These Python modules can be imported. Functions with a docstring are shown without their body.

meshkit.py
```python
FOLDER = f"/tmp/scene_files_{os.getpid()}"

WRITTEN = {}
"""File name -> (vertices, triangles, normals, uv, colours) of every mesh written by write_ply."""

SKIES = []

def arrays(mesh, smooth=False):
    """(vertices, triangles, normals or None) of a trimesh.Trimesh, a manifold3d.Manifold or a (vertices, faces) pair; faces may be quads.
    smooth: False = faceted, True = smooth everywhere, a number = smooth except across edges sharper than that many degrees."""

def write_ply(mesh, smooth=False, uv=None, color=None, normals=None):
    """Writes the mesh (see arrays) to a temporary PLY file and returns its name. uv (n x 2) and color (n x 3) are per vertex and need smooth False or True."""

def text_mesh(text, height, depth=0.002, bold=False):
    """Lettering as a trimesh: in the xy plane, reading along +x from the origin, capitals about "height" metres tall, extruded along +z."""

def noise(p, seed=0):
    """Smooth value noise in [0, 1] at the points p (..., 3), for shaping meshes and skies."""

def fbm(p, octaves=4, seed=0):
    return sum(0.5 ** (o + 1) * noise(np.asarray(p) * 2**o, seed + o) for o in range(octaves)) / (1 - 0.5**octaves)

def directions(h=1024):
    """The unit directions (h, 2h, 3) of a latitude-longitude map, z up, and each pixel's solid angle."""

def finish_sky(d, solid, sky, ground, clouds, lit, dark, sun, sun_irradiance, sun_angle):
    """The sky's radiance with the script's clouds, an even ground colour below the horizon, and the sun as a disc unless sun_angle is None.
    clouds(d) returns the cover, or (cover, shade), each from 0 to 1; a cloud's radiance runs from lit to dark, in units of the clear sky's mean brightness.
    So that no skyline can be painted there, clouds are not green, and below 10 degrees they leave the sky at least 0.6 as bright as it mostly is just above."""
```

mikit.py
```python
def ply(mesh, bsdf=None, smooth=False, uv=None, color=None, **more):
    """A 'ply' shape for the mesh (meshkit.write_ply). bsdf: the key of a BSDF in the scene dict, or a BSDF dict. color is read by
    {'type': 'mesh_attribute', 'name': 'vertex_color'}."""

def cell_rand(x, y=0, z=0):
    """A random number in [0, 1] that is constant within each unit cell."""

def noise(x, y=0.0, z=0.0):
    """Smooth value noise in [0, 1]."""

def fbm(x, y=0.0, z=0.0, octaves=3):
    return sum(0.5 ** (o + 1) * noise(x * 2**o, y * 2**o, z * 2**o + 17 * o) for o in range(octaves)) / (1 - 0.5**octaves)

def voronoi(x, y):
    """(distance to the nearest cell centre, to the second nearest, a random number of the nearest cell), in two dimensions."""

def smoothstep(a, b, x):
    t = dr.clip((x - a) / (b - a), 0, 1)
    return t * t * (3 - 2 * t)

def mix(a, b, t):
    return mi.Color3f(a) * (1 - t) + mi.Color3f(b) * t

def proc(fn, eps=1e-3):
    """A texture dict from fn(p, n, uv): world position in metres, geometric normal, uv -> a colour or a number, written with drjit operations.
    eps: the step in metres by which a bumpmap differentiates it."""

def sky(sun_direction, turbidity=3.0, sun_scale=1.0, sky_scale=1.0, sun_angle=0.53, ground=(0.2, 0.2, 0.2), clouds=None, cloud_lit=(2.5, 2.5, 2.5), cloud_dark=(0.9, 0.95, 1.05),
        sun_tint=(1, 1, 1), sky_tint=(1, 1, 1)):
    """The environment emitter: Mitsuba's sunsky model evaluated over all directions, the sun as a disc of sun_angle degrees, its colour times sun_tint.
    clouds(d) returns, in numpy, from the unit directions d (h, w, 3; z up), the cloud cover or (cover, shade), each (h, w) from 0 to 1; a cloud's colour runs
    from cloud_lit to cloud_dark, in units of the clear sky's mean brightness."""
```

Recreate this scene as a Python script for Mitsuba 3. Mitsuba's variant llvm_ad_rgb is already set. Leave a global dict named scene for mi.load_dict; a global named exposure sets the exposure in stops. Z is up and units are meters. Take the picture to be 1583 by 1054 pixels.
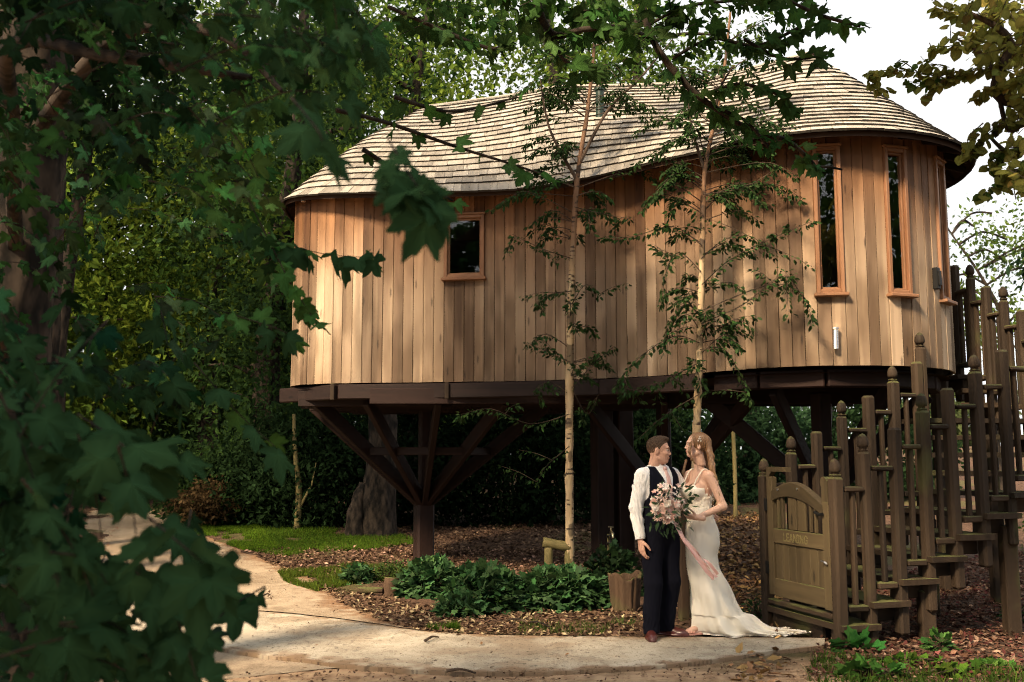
import math, random, numpy as np, trimesh, drjit as dr, mitsuba as mi, mikit, meshkit, shapely
from mikit import noise, fbm, voronoi, cell_rand, smoothstep, mix, proc, ply
T = mi.ScalarTransform4f
rng = np.random.default_rng(7)
scene, labels = {}, {}

# ---------------------------------------------------------------- camera, sky, exposure
FOC, VH, EYE = 1539.0, 708.0, 1.6                      # focal length and horizon row in photo pixels, eye height
PITCH = math.atan((VH - 527) / FOC)
scene['camera'] = {'type': 'thinlens', 'fov': math.degrees(2 * math.atan(791.5 / FOC)), 'fov_axis': 'x',
                   'aperture_radius': 0.006, 'focus_distance': 9.6, 'near_clip': 0.05, 'far_clip': 3000.0,
                   'to_world': T().look_at(origin=[0, 0, EYE], target=[0, math.cos(PITCH), EYE + math.sin(PITCH)], up=[0, 0, 1])}
SUN = (-0.50, -0.60, 0.66)
scene['sky'] = mikit.sky(SUN, turbidity=3, sun_scale=0.9, sky_scale=0.92, sun_angle=10.0, clouds=lambda d: 0.9,
                         cloud_lit=(2.2, 2.16, 2.08), sun_tint=(1.0, 0.955, 0.885))
exposure = 2.85

# ---------------------------------------------------------------- helpers
def ray(u, v):
    a, b = (u - 791.5) / FOC, -(v - 527) / FOC
    return np.array([a, math.cos(PITCH) - b * math.sin(PITCH), math.sin(PITCH) + b * math.cos(PITCH)])
def P(u, v, y):                                        # the point at depth y seen at photo pixel (u, v): used to survey where things stand
    r = ray(u, v)
    return np.array([0, 0, EYE]) + r * (y / r[1])
def rise(x, y):
    y = np.asarray(y, float)
    t = np.clip(y - 12.5, 0, None)
    return 0.036 * t * np.clip(t / 3, 0, 1) * np.where(y > 60, 60 / np.maximum(y, 60), 1)
def G(u, v):                                           # the ground point seen at (u, v)
    z = 0.0
    for _ in range(12):
        r = ray(u, v); k = (z - EYE) / r[2]
        p = np.array([0, 0, EYE]) + r * k
        z = float(rise(p[0], p[1]))
    p[2] = z
    return p
def key(base, parent=None):
    base = (parent + '__' if parent else '') + base
    if base not in USED:
        USED[base] = 0
        return base
    USED[base] += 1
    return f'{base}_{USED[base]:03d}'
USED = {}
def tag(k, label=None, category=None, group=None, kind=None):
    d = labels.setdefault(k, {})
    for a, b in (('label', label), ('category', category), ('group', group), ('kind', kind)):
        if b: d[a] = b
    return k
def thing(name, label, category, group=None):
    k = key(name)
    return tag(k, label, category, group)
def put(name, mesh, bsdf, parent=None, smooth=False, uv=None, color=None, **more):
    k = key(name, parent)
    scene[k] = ply(mesh, bsdf, smooth=smooth, uv=uv, color=color, **more)
    return k
def unit(v):
    v = np.asarray(v, float)
    return v / (np.linalg.norm(v, axis=-1, keepdims=True) + 1e-12)

# chamfered box: 24 vertices, 44 triangles
_s = np.array([[a, b, c] for a in (-1, 1) for b in (-1, 1) for c in (-1, 1)], float)
_cs = np.repeat(_s, 3, axis=0); _ck = np.tile(np.eye(3), (8, 1))
_h = trimesh.convex.convex_hull(_cs * (1 - 0.2 * (1 - _ck)))
_o = np.array([np.argmin(((_cs * (1 - 0.2 * (1 - _ck)) - v) ** 2).sum(1)) for v in _h.vertices])
CBF = _o[_h.faces]
BID = [0]
class MB:
    """collects faceted pieces with wood-grain uv (u along the piece + 20 x piece number)"""
    def __init__(s): s.v, s.f, s.uv, s.n = [], [], [], 0
    def raw(s, v, f, uv=None):
        s.v.append(v); s.f.append(np.asarray(f) + s.n); s.n += len(v)
        s.uv.append(np.zeros((len(v), 2)) if uv is None else uv)
        return s
    def bar(s, p0, p1, w, h, up=(0, 0, 1), ch=0.006, jig=0.0, off=None):
        """a beam from p0 to p1, w wide across, h high along up"""
        p0, p1 = np.asarray(p0, float), np.asarray(p1, float)
        L = np.linalg.norm(p1 - p0); z = (p1 - p0) / L
        up = np.asarray(up, float)
        if abs(z @ up) > 0.98: up = np.array([0, 1.0, 0])
        x = unit(np.cross(up, z)); y = np.cross(z, x)
        hs = np.array([w / 2, h / 2, L / 2]); c = min(ch, w * .3, h * .3)
        loc = _cs * (hs - c * (1 - _ck))
        if jig: loc = loc + rng.normal(0, jig, (8, 3)).repeat(3, 0) * [1, 1, 0.3]
        v = (p0 + p1) / 2 + loc @ np.array([x, y, z])
        BID[0] += 1
        uv = np.stack([loc[:, 2] + 10 + 20 * BID[0], loc[:, 0] + 0.7 * loc[:, 1] + 0.37 * (BID[0] % 50)], 1)
        return s.raw(v, CBF, uv)
    def mesh(s):
        return (np.vstack(s.v), np.vstack(s.f)), np.vstack(s.uv)
    def put(s, name, bsdf, parent=None, **more):
        m, uv = s.mesh()
        return put(name, m, bsdf, parent, uv=uv, **more)
def tube(points, radii, sides=7, wob=0.0, seed=0):
    p = np.asarray(points, float); r = np.broadcast_to(radii, (len(p),)).astype(float)
    t = unit(np.gradient(p, axis=0))
    a = unit(np.cross(t, np.where(np.abs(t[:, 2:]) < 0.95, [0, 0, 1.0], [1.0, 0, 0])))
    for i in range(1, len(p)):                         # parallel transport, so that the tube does not twist
        a[i] = unit(a[i - 1] - t[i] * (a[i - 1] @ t[i]))
    b, g = np.cross(t, a), np.arange(sides) * 2 * np.pi / sides
    rr = r[:, None] * np.ones((1, sides))
    if wob: rr = rr * (1 + wob * (np.random.default_rng(seed).random((len(p), sides)) - .5))
    v = p[:, None] + rr[:, :, None] * (np.cos(g)[None, :, None] * a[:, None] + np.sin(g)[None, :, None] * b[:, None])
    i, j = np.meshgrid(np.arange(len(p) - 1), np.arange(sides), indexing='ij')
    q = np.stack([i * sides + j, i * sides + (j + 1) % sides, (i + 1) * sides + (j + 1) % sides, (i + 1) * sides + j], -1).reshape(-1, 4)
    n = len(p) * sides
    f = np.vstack([q[:, [0, 1, 2]], q[:, [0, 2, 3]], [[n, (k + 1) % sides, k] for k in range(sides)],
                   [[n + 1, n - sides + k, n - sides + (k + 1) % sides] for k in range(sides)]])
    return np.vstack([v.reshape(-1, 3), p[:1], p[-1:]]), f
def gnarl(m, a, f, fz, seed=3):                          # furrowed bark: ridges that run up the stem
    v, t = m; n = np.array(trimesh.Trimesh(v, t, process=False).vertex_normals)
    q = v * [f, f, fz]; w = meshkit.fbm(q, 3, seed) - .5; r = 1 - np.abs(2 * meshkit.noise(v * [f * 2.2, f * 2.2, fz * 1.5] + 5, seed) - 1)
    return v + n * (a * 1.4 * w + a * .5 * (r - .5))[:, None], t
def join(parts):
    v, f, n = [], [], 0
    for a, b in parts:
        v.append(a); f.append(np.asarray(b) + n); n += len(a)
    return np.vstack(v), np.vstack(f)
def spline(pts, n, closed=False):
    p = np.asarray(pts, float); m = len(p)
    t = np.linspace(0, m if closed else m - 1, n, endpoint=not closed)
    i = np.minimum(np.floor(t).astype(int), m - 1 if closed else m - 2); s = (t - i)[:, None]
    g = (lambda k: p[k % m]) if closed else (lambda k: p[np.clip(k, 0, m - 1)])
    a, b, c, d = g(i - 1), g(i), g(i + 1), g(i + 2)
    return 0.5 * (2 * b + (c - a) * s + (2 * a - 5 * b + 4 * c - d) * s ** 2 + (3 * b - a - 3 * c + d) * s ** 3)
def scatter(tv, tf, pos, R, sc, col=None):
    """copies of the template under the rotations R (N,3,3; rows = axes), joined; col (N,3) becomes vertex colour"""
    N = len(pos)
    v = np.einsum('nk,mkj->mnj', tv, R) * np.asarray(sc).reshape(-1, 1, 1) + pos[:, None]
    f = (np.asarray(tf)[None] + (np.arange(N) * len(tv))[:, None, None]).reshape(-1, 3)
    return (v.reshape(-1, 3), f), (None if col is None else np.repeat(col, len(tv), 0))
def frames(d, n):
    """rotation rows (x = d, y, z ~ n)"""
    d = unit(d); y = unit(np.cross(n, d)); z = np.cross(d, y)
    return np.stack([d, y, z], 1)
def rdir(n):
    return unit(rng.normal(size=(n, 3)))
def mat4(R, sc, pos):
    m = np.eye(4); m[:3, :3] = R.T * sc; m[:3, 3] = pos
    return T(m.tolist())

# surface nets: a smooth mesh of the zero level of fn (N,3) -> N
def surfnet(fn, lo, hi, h):
    lo, hi = np.asarray(lo, float), np.asarray(hi, float)
    n = np.ceil((hi - lo) / h).astype(int) + 1
    ax = [lo[k] + h * np.arange(n[k]) for k in range(3)]
    X = np.stack(np.meshgrid(*ax, indexing='ij'), -1)
    F = fn(X.reshape(-1, 3)).reshape(n)
    S = F < 0
    cs = np.zeros(n - 1, int)
    for o in np.ndindex(2, 2, 2): cs += S[o[0]:n[0] - 1 + o[0], o[1]:n[1] - 1 + o[1], o[2]:n[2] - 1 + o[2]]
    cells = np.argwhere((cs > 0) & (cs < 8))
    idx = -np.ones(n - 1, int); idx[tuple(cells.T)] = np.arange(len(cells))
    acc, cnt = np.zeros((len(cells), 3)), np.zeros(len(cells))
    for a in range(3):
        e = np.eye(3, dtype=int)[a]
        for o in np.ndindex(2, 2):
            c = np.insert(np.array(o), a, 0)
            i0 = cells + c; i1 = i0 + e
            f0, f1 = F[tuple(i0.T)], F[tuple(i1.T)]
            m = (f0 < 0) != (f1 < 0)
            t = f0[m] / (f0[m] - f1[m])
            acc[m] += c + t[:, None] * e; cnt[m] += 1
    V = lo + h * (cells + acc / cnt[:, None])
    Q = []
    for a in range(3):
        e = np.eye(3, dtype=int); b, c = (a + 1) % 3, (a + 2) % 3
        sl0 = [slice(1, n[k] - 1) for k in range(3)]; sl0[a] = slice(0, n[a] - 1)
        sl1 = list(sl0); sl1[a] = slice(1, n[a])
        s0, s1 = S[tuple(sl0)], S[tuple(sl1)]
        for flag in (True, False):
            w = np.argwhere((s0 != s1) & (s0 == flag))
            off = np.ones(3, int); off[a] = 0
            w = w + off
            q = [idx[tuple((w - x).T)] for x in (e[b] + e[c], e[c], 0 * e[b], e[b])]
            Q.append(np.stack(q if flag else q[::-1], 1))
    return V, np.vstack(Q)
def cap(p, a, b, ra, rb):
    a, b = np.asarray(a, float), np.asarray(b, float)
    d = b - a; t = np.clip((p - a) @ d / (d @ d), 0, 1)
    return np.linalg.norm(p - a - t[:, None] * d, axis=1) - (ra + (rb - ra) * t)
def ell(p, c, r):
    q = (p - np.asarray(c, float)) / np.asarray(r, float)
    l = np.linalg.norm(q, axis=1)
    return l * (l - 1) / (np.linalg.norm(q / np.asarray(r, float), axis=1) + 1e-9)
def smin(a, b, k):
    h = np.clip(0.5 + 0.5 * (b - a) / k, 0, 1)
    return b + (a - b) * h - k * h * (1 - h)

# ---------------------------------------------------------------- materials
def bs(name, **d):
    scene[name] = {'type': 'twosided', 'bsdf': d} if d['type'] in ('principled', 'diffuse', 'roughconductor') else d
def tex(fn): return proc(fn)
def woodfn(dark, light, gx=2.5, gy=55, extra=None, var=0.5):
    def fn(p, n, uv):
        i = cell_rand(dr.floor(uv.x / 20.0), 3, 5)
        l = uv.x - dr.floor(uv.x / 20.0) * 20.0
        warp = noise(l * 1.3, uv.y * 6, i * 40) * 0.05
        g = fbm(l * gx, (uv.y + warp) * gy, i * 60, 4)
        s = smoothstep(0.45, 0.75, noise(l * 0.8, (uv.y + warp) * gy * 0.35, i * 90))
        c = mix(dark, light, dr.clip(var * i + (0.95 - var) * g + 0.2 * s - 0.05, 0, 1))
        k1, k2, k3 = voronoi(l * 1.1 + i * 31, uv.y * 5)
        c = c * (1 - 0.55 * smoothstep(0.09, 0.03, k1) * smoothstep(.6, .7, k3))
        return extra(c, p, n, l, i) if extra else c
    return fn
def cedar_age_shade(c, p, n, l, i):
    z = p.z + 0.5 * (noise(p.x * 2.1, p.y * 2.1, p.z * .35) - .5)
    up = smoothstep(3.5, 4.95, z)  # warmer sheltered wood near the top, with eave shade painted in
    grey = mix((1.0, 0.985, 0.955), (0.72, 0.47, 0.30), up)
    c = c * (1 - .34 * smoothstep(.84, .87, cell_rand(i * 97.0, 2, 1)))
    blot = mix((.62, .575, .53), (1.06, 1.05, 1.04), smoothstep(.34, .6, fbm(p.x * 2.2 + i * 3, p.y * 2.2, p.z * 1.1 + i * 7, 3)))
    streak = smoothstep(.55, .8, noise(p.x * 9, p.y * 9, p.z * .4)) * .22
    drip = smoothstep(.5, .75, noise(p.x * 4.3, p.y * 4.3, p.z * .25 + 7)) * smoothstep(.45, .9, noise(p.x * 1.1, p.y * 1.1, p.z * .7 + 3)) * .3
    patch = mix((.70, .63, .56), (1.10, 1.08, 1.05), smoothstep(.35, .65, fbm(p.x * .55 + 3, p.y * .55, p.z * .25, 2)))
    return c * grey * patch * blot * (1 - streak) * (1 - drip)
def butt(c, p, n, l, i):                                # sawn butts weather dark and carry algae; gap shadow is painted in too
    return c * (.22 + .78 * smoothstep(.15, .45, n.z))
def mossy(c, p, n, l, i):
    m = smoothstep(0.35, 0.9, n.z) * smoothstep(.25, .6, noise(p.x * 7, p.y * 7, p.z * 7)) + smoothstep(.60, .80, fbm(p.x * 3, p.y * 3, p.z * 2 + 9)) * .5
    return mix(c, mi.Color3f(0.085, 0.090, 0.030), dr.clip(m, 0, .85))
def rough_wood(name, dark, light, extra=None, rough=0.75, **k):
    bs(name, type='principled', base_color=tex(woodfn(dark, light, extra=extra, **k)), roughness=rough, specular=0.3)
rough_wood('cedar', (0.125, 0.083, 0.056), (0.52, 0.415, 0.31), cedar_age_shade, .7, var=.74)
rough_wood('cedar_trim', (0.18, 0.084, 0.042), (0.31, 0.165, 0.09), None, .5)
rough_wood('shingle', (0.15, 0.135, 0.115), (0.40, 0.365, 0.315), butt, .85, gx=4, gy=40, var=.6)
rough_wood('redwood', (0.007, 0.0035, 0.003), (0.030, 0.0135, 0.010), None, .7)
rough_wood('stair_wood', (0.009, 0.006, 0.004), (0.066, 0.043, 0.026), mossy, .8)
rough_wood('gate_wood', (0.040, 0.029, 0.015), (0.135, 0.098, 0.050), mossy, .75)
rough_wood('stake_wood', (0.09, 0.075, 0.03), (0.22, 0.18, 0.075), mossy, .8)
rough_wood('log_bark', (0.018, 0.011, 0.007), (0.10, 0.060, 0.036), mossy, .9)
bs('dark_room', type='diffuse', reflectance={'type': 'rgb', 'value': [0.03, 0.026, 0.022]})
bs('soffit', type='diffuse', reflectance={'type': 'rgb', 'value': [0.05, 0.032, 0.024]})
bs('glass', type='thindielectric', int_ior=1.5)
bs('metal', type='roughconductor', material='Al', alpha=0.28)
bs('iron', type='principled', base_color={'type': 'rgb', 'value': [.02, .02, .02]}, roughness=.5, metallic=.6)
bs('brass', type='principled', base_color={'type': 'rgb', 'value': [.55, .45, .28]}, roughness=.3, metallic=1.0)
bs('flue_paint', type='principled', base_color={'type': 'rgb', 'value': [.012, .03, .022]}, roughness=.45)
def bark_fn(p, n, uv):
    a = dr.atan2(n.y, n.x)
    w = fbm(p.x * 9 + p.z * .8, p.y * 9, p.z * 2.2, 4)
    return mix((0.014, 0.010, 0.008), (0.10, 0.070, 0.050), smoothstep(.3, .72, w))
bs('bark', type='principled', base_color=tex(bark_fn), roughness=.9, specular=.2)
def birch_fn(p, n, uv):
    band = smoothstep(.60, .74, noise(p.x * 14, p.y * 14, p.z * 40)) * smoothstep(.42, .6, noise(p.x * 17, p.y * 17, p.z * 7 + 40)) + smoothstep(.66, .72, noise(p.x * 9, p.y * 9, p.z * 5)) * .7
    t = fbm(p.x * 20, p.y * 20, p.z * 5)
    c = mix((0.42, 0.28, 0.14), (0.66, 0.52, 0.33), t)
    c = mix(c, (0.19, 0.105, 0.058), smoothstep(3.6, 5.2, p.z + noise(p.z * 2) * 1.2))
    return mix(c, (0.035, 0.025, 0.02), dr.minimum(band, .92))
def dark_bark_fn(p, n, uv):
    return mix((0.008, 0.007, 0.006), (0.050, 0.038, 0.029), smoothstep(.3, .72, fbm(p.x * 14, p.y * 14, p.z * 5, 4)))
bs('dark_bark', type='principled', base_color=tex(dark_bark_fn), roughness=.9, specular=.2)
bs('birch_bark', type='principled', base_color=tex(birch_fn), roughness=.7, specular=.3)
VC = {'type': 'mesh_attribute', 'name': 'vertex_color'}
bs('leaf', type='principledthin', base_color=VC, roughness=.55, diff_trans=.9, eta=1.33, spec_trans=0.0)
bs('glossy_leaf', type='principledthin', base_color=VC, roughness=.48, diff_trans=.55, eta=1.36, spec_trans=0.0)
bs('matte_vc', type='twosided', bsdf={'type': 'diffuse', 'reflectance': VC})
def ground_fn(p, n, uv):
    a = fbm(p.x * 1.3, p.y * 1.3, 2, 4); b = fbm(p.x * 14, p.y * 14, 5, 3); c = noise(p.x * 70, p.y * 70)
    litter = mix((0.022, 0.014, 0.010), (0.095, 0.056, 0.037), smoothstep(.25, .75, .5 * b + .5 * c))
    dirt = mix((0.20, 0.125, 0.075), (0.36, 0.25, 0.16), smoothstep(.25, .75, .6 * b + .4 * a))
    near = smoothstep(8.6, 7.7, p.y + (a - .5) * 1.2) * smoothstep(3.2, 1.4, p.x + (a - .5) * 2.2)
    col = mix(litter, dirt, near)
    moss = smoothstep(.56, .7, fbm(p.x * .9 + 5, p.y * .9, 1, 3)) * .5
    return mix(col, (0.055, 0.062, 0.02), moss * smoothstep(1., .0, near))
bs('ground_mat', type='principled', base_color=tex(ground_fn), roughness=.95, specular=.15)
def track_fn(p, n, uv):
    a = fbm(p.x * .9, p.y * .6, 3, 4); b = fbm(p.x * 9, p.y * 9, 1, 3); c = noise(p.x * 90, p.y * 90)
    col = mix((0.155, 0.115, 0.078), (0.32, 0.255, 0.185), smoothstep(.25, .75, .5 * a + .3 * b + .2 * c))
    v1, v2, v3 = voronoi(p.x * 5, p.y * 5)
    col = mix(col, (0.13, 0.075, 0.04), smoothstep(.12, .05, v1) * smoothstep(.8, .85, v3) * .8)
    e = dr.minimum(uv.y, 1 - uv.y)
    return mix((0.16, 0.095, 0.055), col, smoothstep(0.0, .13, e + (b - .5) * .18))
bs('track_mat', type='principled', base_color=tex(track_fn), roughness=.95, specular=.15)
def path_fn(p, n, uv):
    a = fbm(p.x * 1.1, p.y * 1.1, 3, 4); b = fbm(p.x * 7, p.y * 7, 1, 3); c = noise(p.x * 120, p.y * 120)
    col = mix((0.21, 0.172, 0.128), (0.42, 0.37, 0.29), smoothstep(.25, .75, .55 * a + .3 * b + .15 * c))
    stain = smoothstep(.55, .75, fbm(p.x * 2.3 + 9, p.y * 3.1, 4, 3))
    col = mix(col, (0.22, 0.155, 0.10), stain * .45)
    crack = smoothstep(.016, .003, dr.abs(fbm(p.x * .7 + 3, p.y * .7, 8, 3) - .5)) * smoothstep(.45, .6, noise(p.x * .8, p.y * .8 + 4))
    e = dr.minimum(uv.y, 1 - uv.y)
    col = mix((0.20, 0.135, 0.085), col, smoothstep(0.0, .13, e + (b - .5) * .22))
    grit = smoothstep(.74, .86, noise(p.x * 55, p.y * 55, 3)) * .35 + smoothstep(.8, .9, noise(p.x * 21, p.y * 21, 7)) * .3
    return col * (1 - .65 * crack) * (1 - grit)
bs('path_mat', type='principled', base_color=tex(path_fn), roughness=.9, specular=.2)
def plain(name, c, rough=.6, **k): bs(name, type='principled', base_color={'type': 'rgb', 'value': list(c)}, roughness=rough, **k)
plain('skin_man', (.57, .33, .24), .5, specular=.35)
plain('skin_woman', (.63, .40, .30), .45, specular=.35)
bs('hair_dark', type='principled', base_color=tex(lambda p, n, uv: mix((.15, .085, .058), mix((.030, .018, .011), (.085, .052, .033), fbm(p.x * 90, p.y * 90, p.z * 60)), smoothstep(1.635, 1.705, p.z))), roughness=.7, specular=.25)
plain('shirt_cloth', (.76, .75, .74), .85, sheen=.3)
plain('waistcoat_cloth', (.006, .0065, .012), .95, specular=.08)
plain('trouser_cloth', (.006, .0065, .012), .95, specular=.08)
plain('tie_silk', (.62, .40, .36), .45)
plain('leather', (.075, .018, .016), .25, clearcoat=.6)
plain('satin', (.84, .80, .71), .45, specular=.5, sheen=.4)
plain('lace', (.84, .80, .72), .8)
plain('ribbon_silk', (.74, .46, .42), .4)
plain('sandal', (.62, .34, .28), .4)
plain('eye_white', (.36, .29, .25), .4)
plain('eye_dark', (.03, .02, .015), .3)
plain('lips', (.48, .16, .14), .4)
def hair_fn(p, n, uv):
    s = fbm(p.x * 60, p.y * 60, p.z * 9, 3)
    return mix(mix((.10, .048, .022), (.26, .14, .065), s), mix((.20, .11, .055), (.44, .29, .16), s), smoothstep(1.62, 1.35, p.z))
bs('hair_blonde', type='principled', base_color=tex(hair_fn), roughness=.45, specular=.5)

# ---------------------------------------------------------------- ground, track and paved path
def polyline(pts, n):
    p = spline([G(*q)[:2] for q in pts], 400)
    s = np.concatenate([[0], np.cumsum(np.linalg.norm(np.diff(p, axis=0), axis=1))])
    return np.stack([np.interp(np.linspace(0, s[-1], n), s, p[:, k]) for k in (0, 1)], 1)
TR = polyline([(760, 1010), (650, 975), (600, 958), (545, 935), (500, 905), (465, 885), (420, 868), (370, 850), (320, 830), (280, 810), (245, 793), (205, 779), (150, 766), (90, 758)], 220)
TL = polyline([(250, 1060), (90, 1010), (80, 965), (85, 925), (100, 895), (120, 872), (140, 848), (155, 826), (165, 808), (168, 796), (160, 786), (140, 775), (110, 766), (50, 758)], 220)
CU = polyline([(1275, 991), (1180, 989), (1100, 989), (985, 988), (880, 987), (780, 985), (700, 982), (620, 974), (540, 962), (430, 950), (340, 944), (230, 934), (100, 918), (-50, 900)], 160)
CL = polyline([(1275, 1003), (1180, 1014), (1100, 1026), (1000, 1036), (850, 1044), (700, 1044), (560, 1036), (450, 1024), (340, 1008), (230, 990), (100, 968), (-50, 942)], 160)
track_poly = shapely.Polygon(np.vstack([TR, TL[::-1]])).buffer(0)
path_poly = shapely.Polygon(np.vstack([CU, CL[::-1]])).buffer(0)
laid = shapely.union_all([track_poly, path_poly])
def axis(lo, hi, a, b, fine, grow):                   # fine between a and b, growing outside
    x = list(np.arange(a, b, fine)); d = fine
    while x[-1] < hi: d *= grow; x.append(x[-1] + d)
    d = fine
    while x[0] > lo: d *= grow; x.insert(0, x[0] - d)
    return np.array(x)
gx, gy = axis(-600, 600, -9, 8, .09, 1.13), axis(-60, 1500, 5.5, 20, .09, 1.1)
XX, YY = np.meshgrid(gx, gy, indexing='ij')
inside = shapely.contains_xy(laid.buffer(-.04), XX, YY)
bump = (meshkit.fbm(np.stack([XX * 1.1, YY * 1.1, 0 * XX], -1), 4, 3) - .5) * .10 + (meshkit.noise(np.stack([XX * 7, YY * 7, 0 * XX], -1), 5) - .5) * .025
dist = shapely.distance(laid, shapely.points(XX, YY))
amp = np.clip(dist / .5, 0, 1)
def ground_z(x, y):
    x, y = np.asarray(x, float), np.asarray(y, float)
    b = (meshkit.fbm(np.stack([x * 1.1, y * 1.1, 0 * x], -1), 4, 3) - .5) * .10
    return rise(x, y) + b * np.clip(shapely.distance(laid, shapely.points(x, y)) / .5, 0, 1)
ZZ = rise(XX, YY) + bump * amp - .03 * inside + .25 * np.clip((XX - 3) / 12, 0, 3) * np.clip((YY - 20) / 10, 0, 1)
ni, nj = XX.shape
ii, jj = np.meshgrid(np.arange(ni - 1), np.arange(nj - 1), indexing='ij')
quad = lambda nj_, i, j: np.stack([i * nj_ + j, (i + 1) * nj_ + j, (i + 1) * nj_ + j + 1, i * nj_ + j + 1], -1).reshape(-1, 4)
tag(put('ground', (np.stack([XX, YY, ZZ], -1).reshape(-1, 3), quad(nj, ii, jj)), 'ground_mat', smooth=True), 'brown earth and leaf litter under the treehouse and woods', None, kind='structure')
def strip(name, A, B, lift, mat, label, m=28, edge=.02, thick=0.0):
    t = np.linspace(0, 1, m)
    n = len(A)
    A = A + edge * (meshkit.noise(np.stack([A[:, 0] * 5, A[:, 1] * 5, 0 * A[:, 0]], -1), 3) - .5)[:, None] * 2
    B = B + edge * (meshkit.noise(np.stack([B[:, 0] * 5, B[:, 1] * 5, 0 * B[:, 0]], -1), 4) - .5)[:, None] * 2
    p = A[:, None] * (1 - t)[None, :, None] + B[:, None] * t[None, :, None]
    z = rise(p[..., 0], p[..., 1]) + lift + .012 * (meshkit.fbm(np.stack([p[..., 0] * 1.5, p[..., 1] * 1.5, 0 * p[..., 0]], -1), 3, 9) - .5) * np.minimum(1, 8 * np.minimum(t, 1 - t))
    uv = np.stack([np.broadcast_to(np.arange(n)[:, None] / n, z.shape), np.broadcast_to(t, z.shape)], -1)
    if thick:                                          # side faces of the slab
        p = np.concatenate([p[:, :1], p, p[:, -1:]], 1); z = np.concatenate([z[:, :1] - thick, z, z[:, -1:] - thick], 1); uv = np.concatenate([uv[:, :1], uv, uv[:, -1:]], 1)
    k = p.shape[1]
    i, j = np.meshgrid(np.arange(n - 1), np.arange(k - 1), indexing='ij')
    tag(put(name, (np.concatenate([p, z[..., None]], -1).reshape(-1, 3), quad(k, i, j)), mat, smooth=True, uv=uv.reshape(-1, 2)), label, None, kind='structure')
strip('track', TR, TL, .004, 'track_mat', 'pale sandy track curving away into the woods on the left', edge=.06)
strip('path', CU, CL, .028, 'path_mat', 'pale concrete path in front of the couple', edge=.012, thick=.06)

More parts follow.
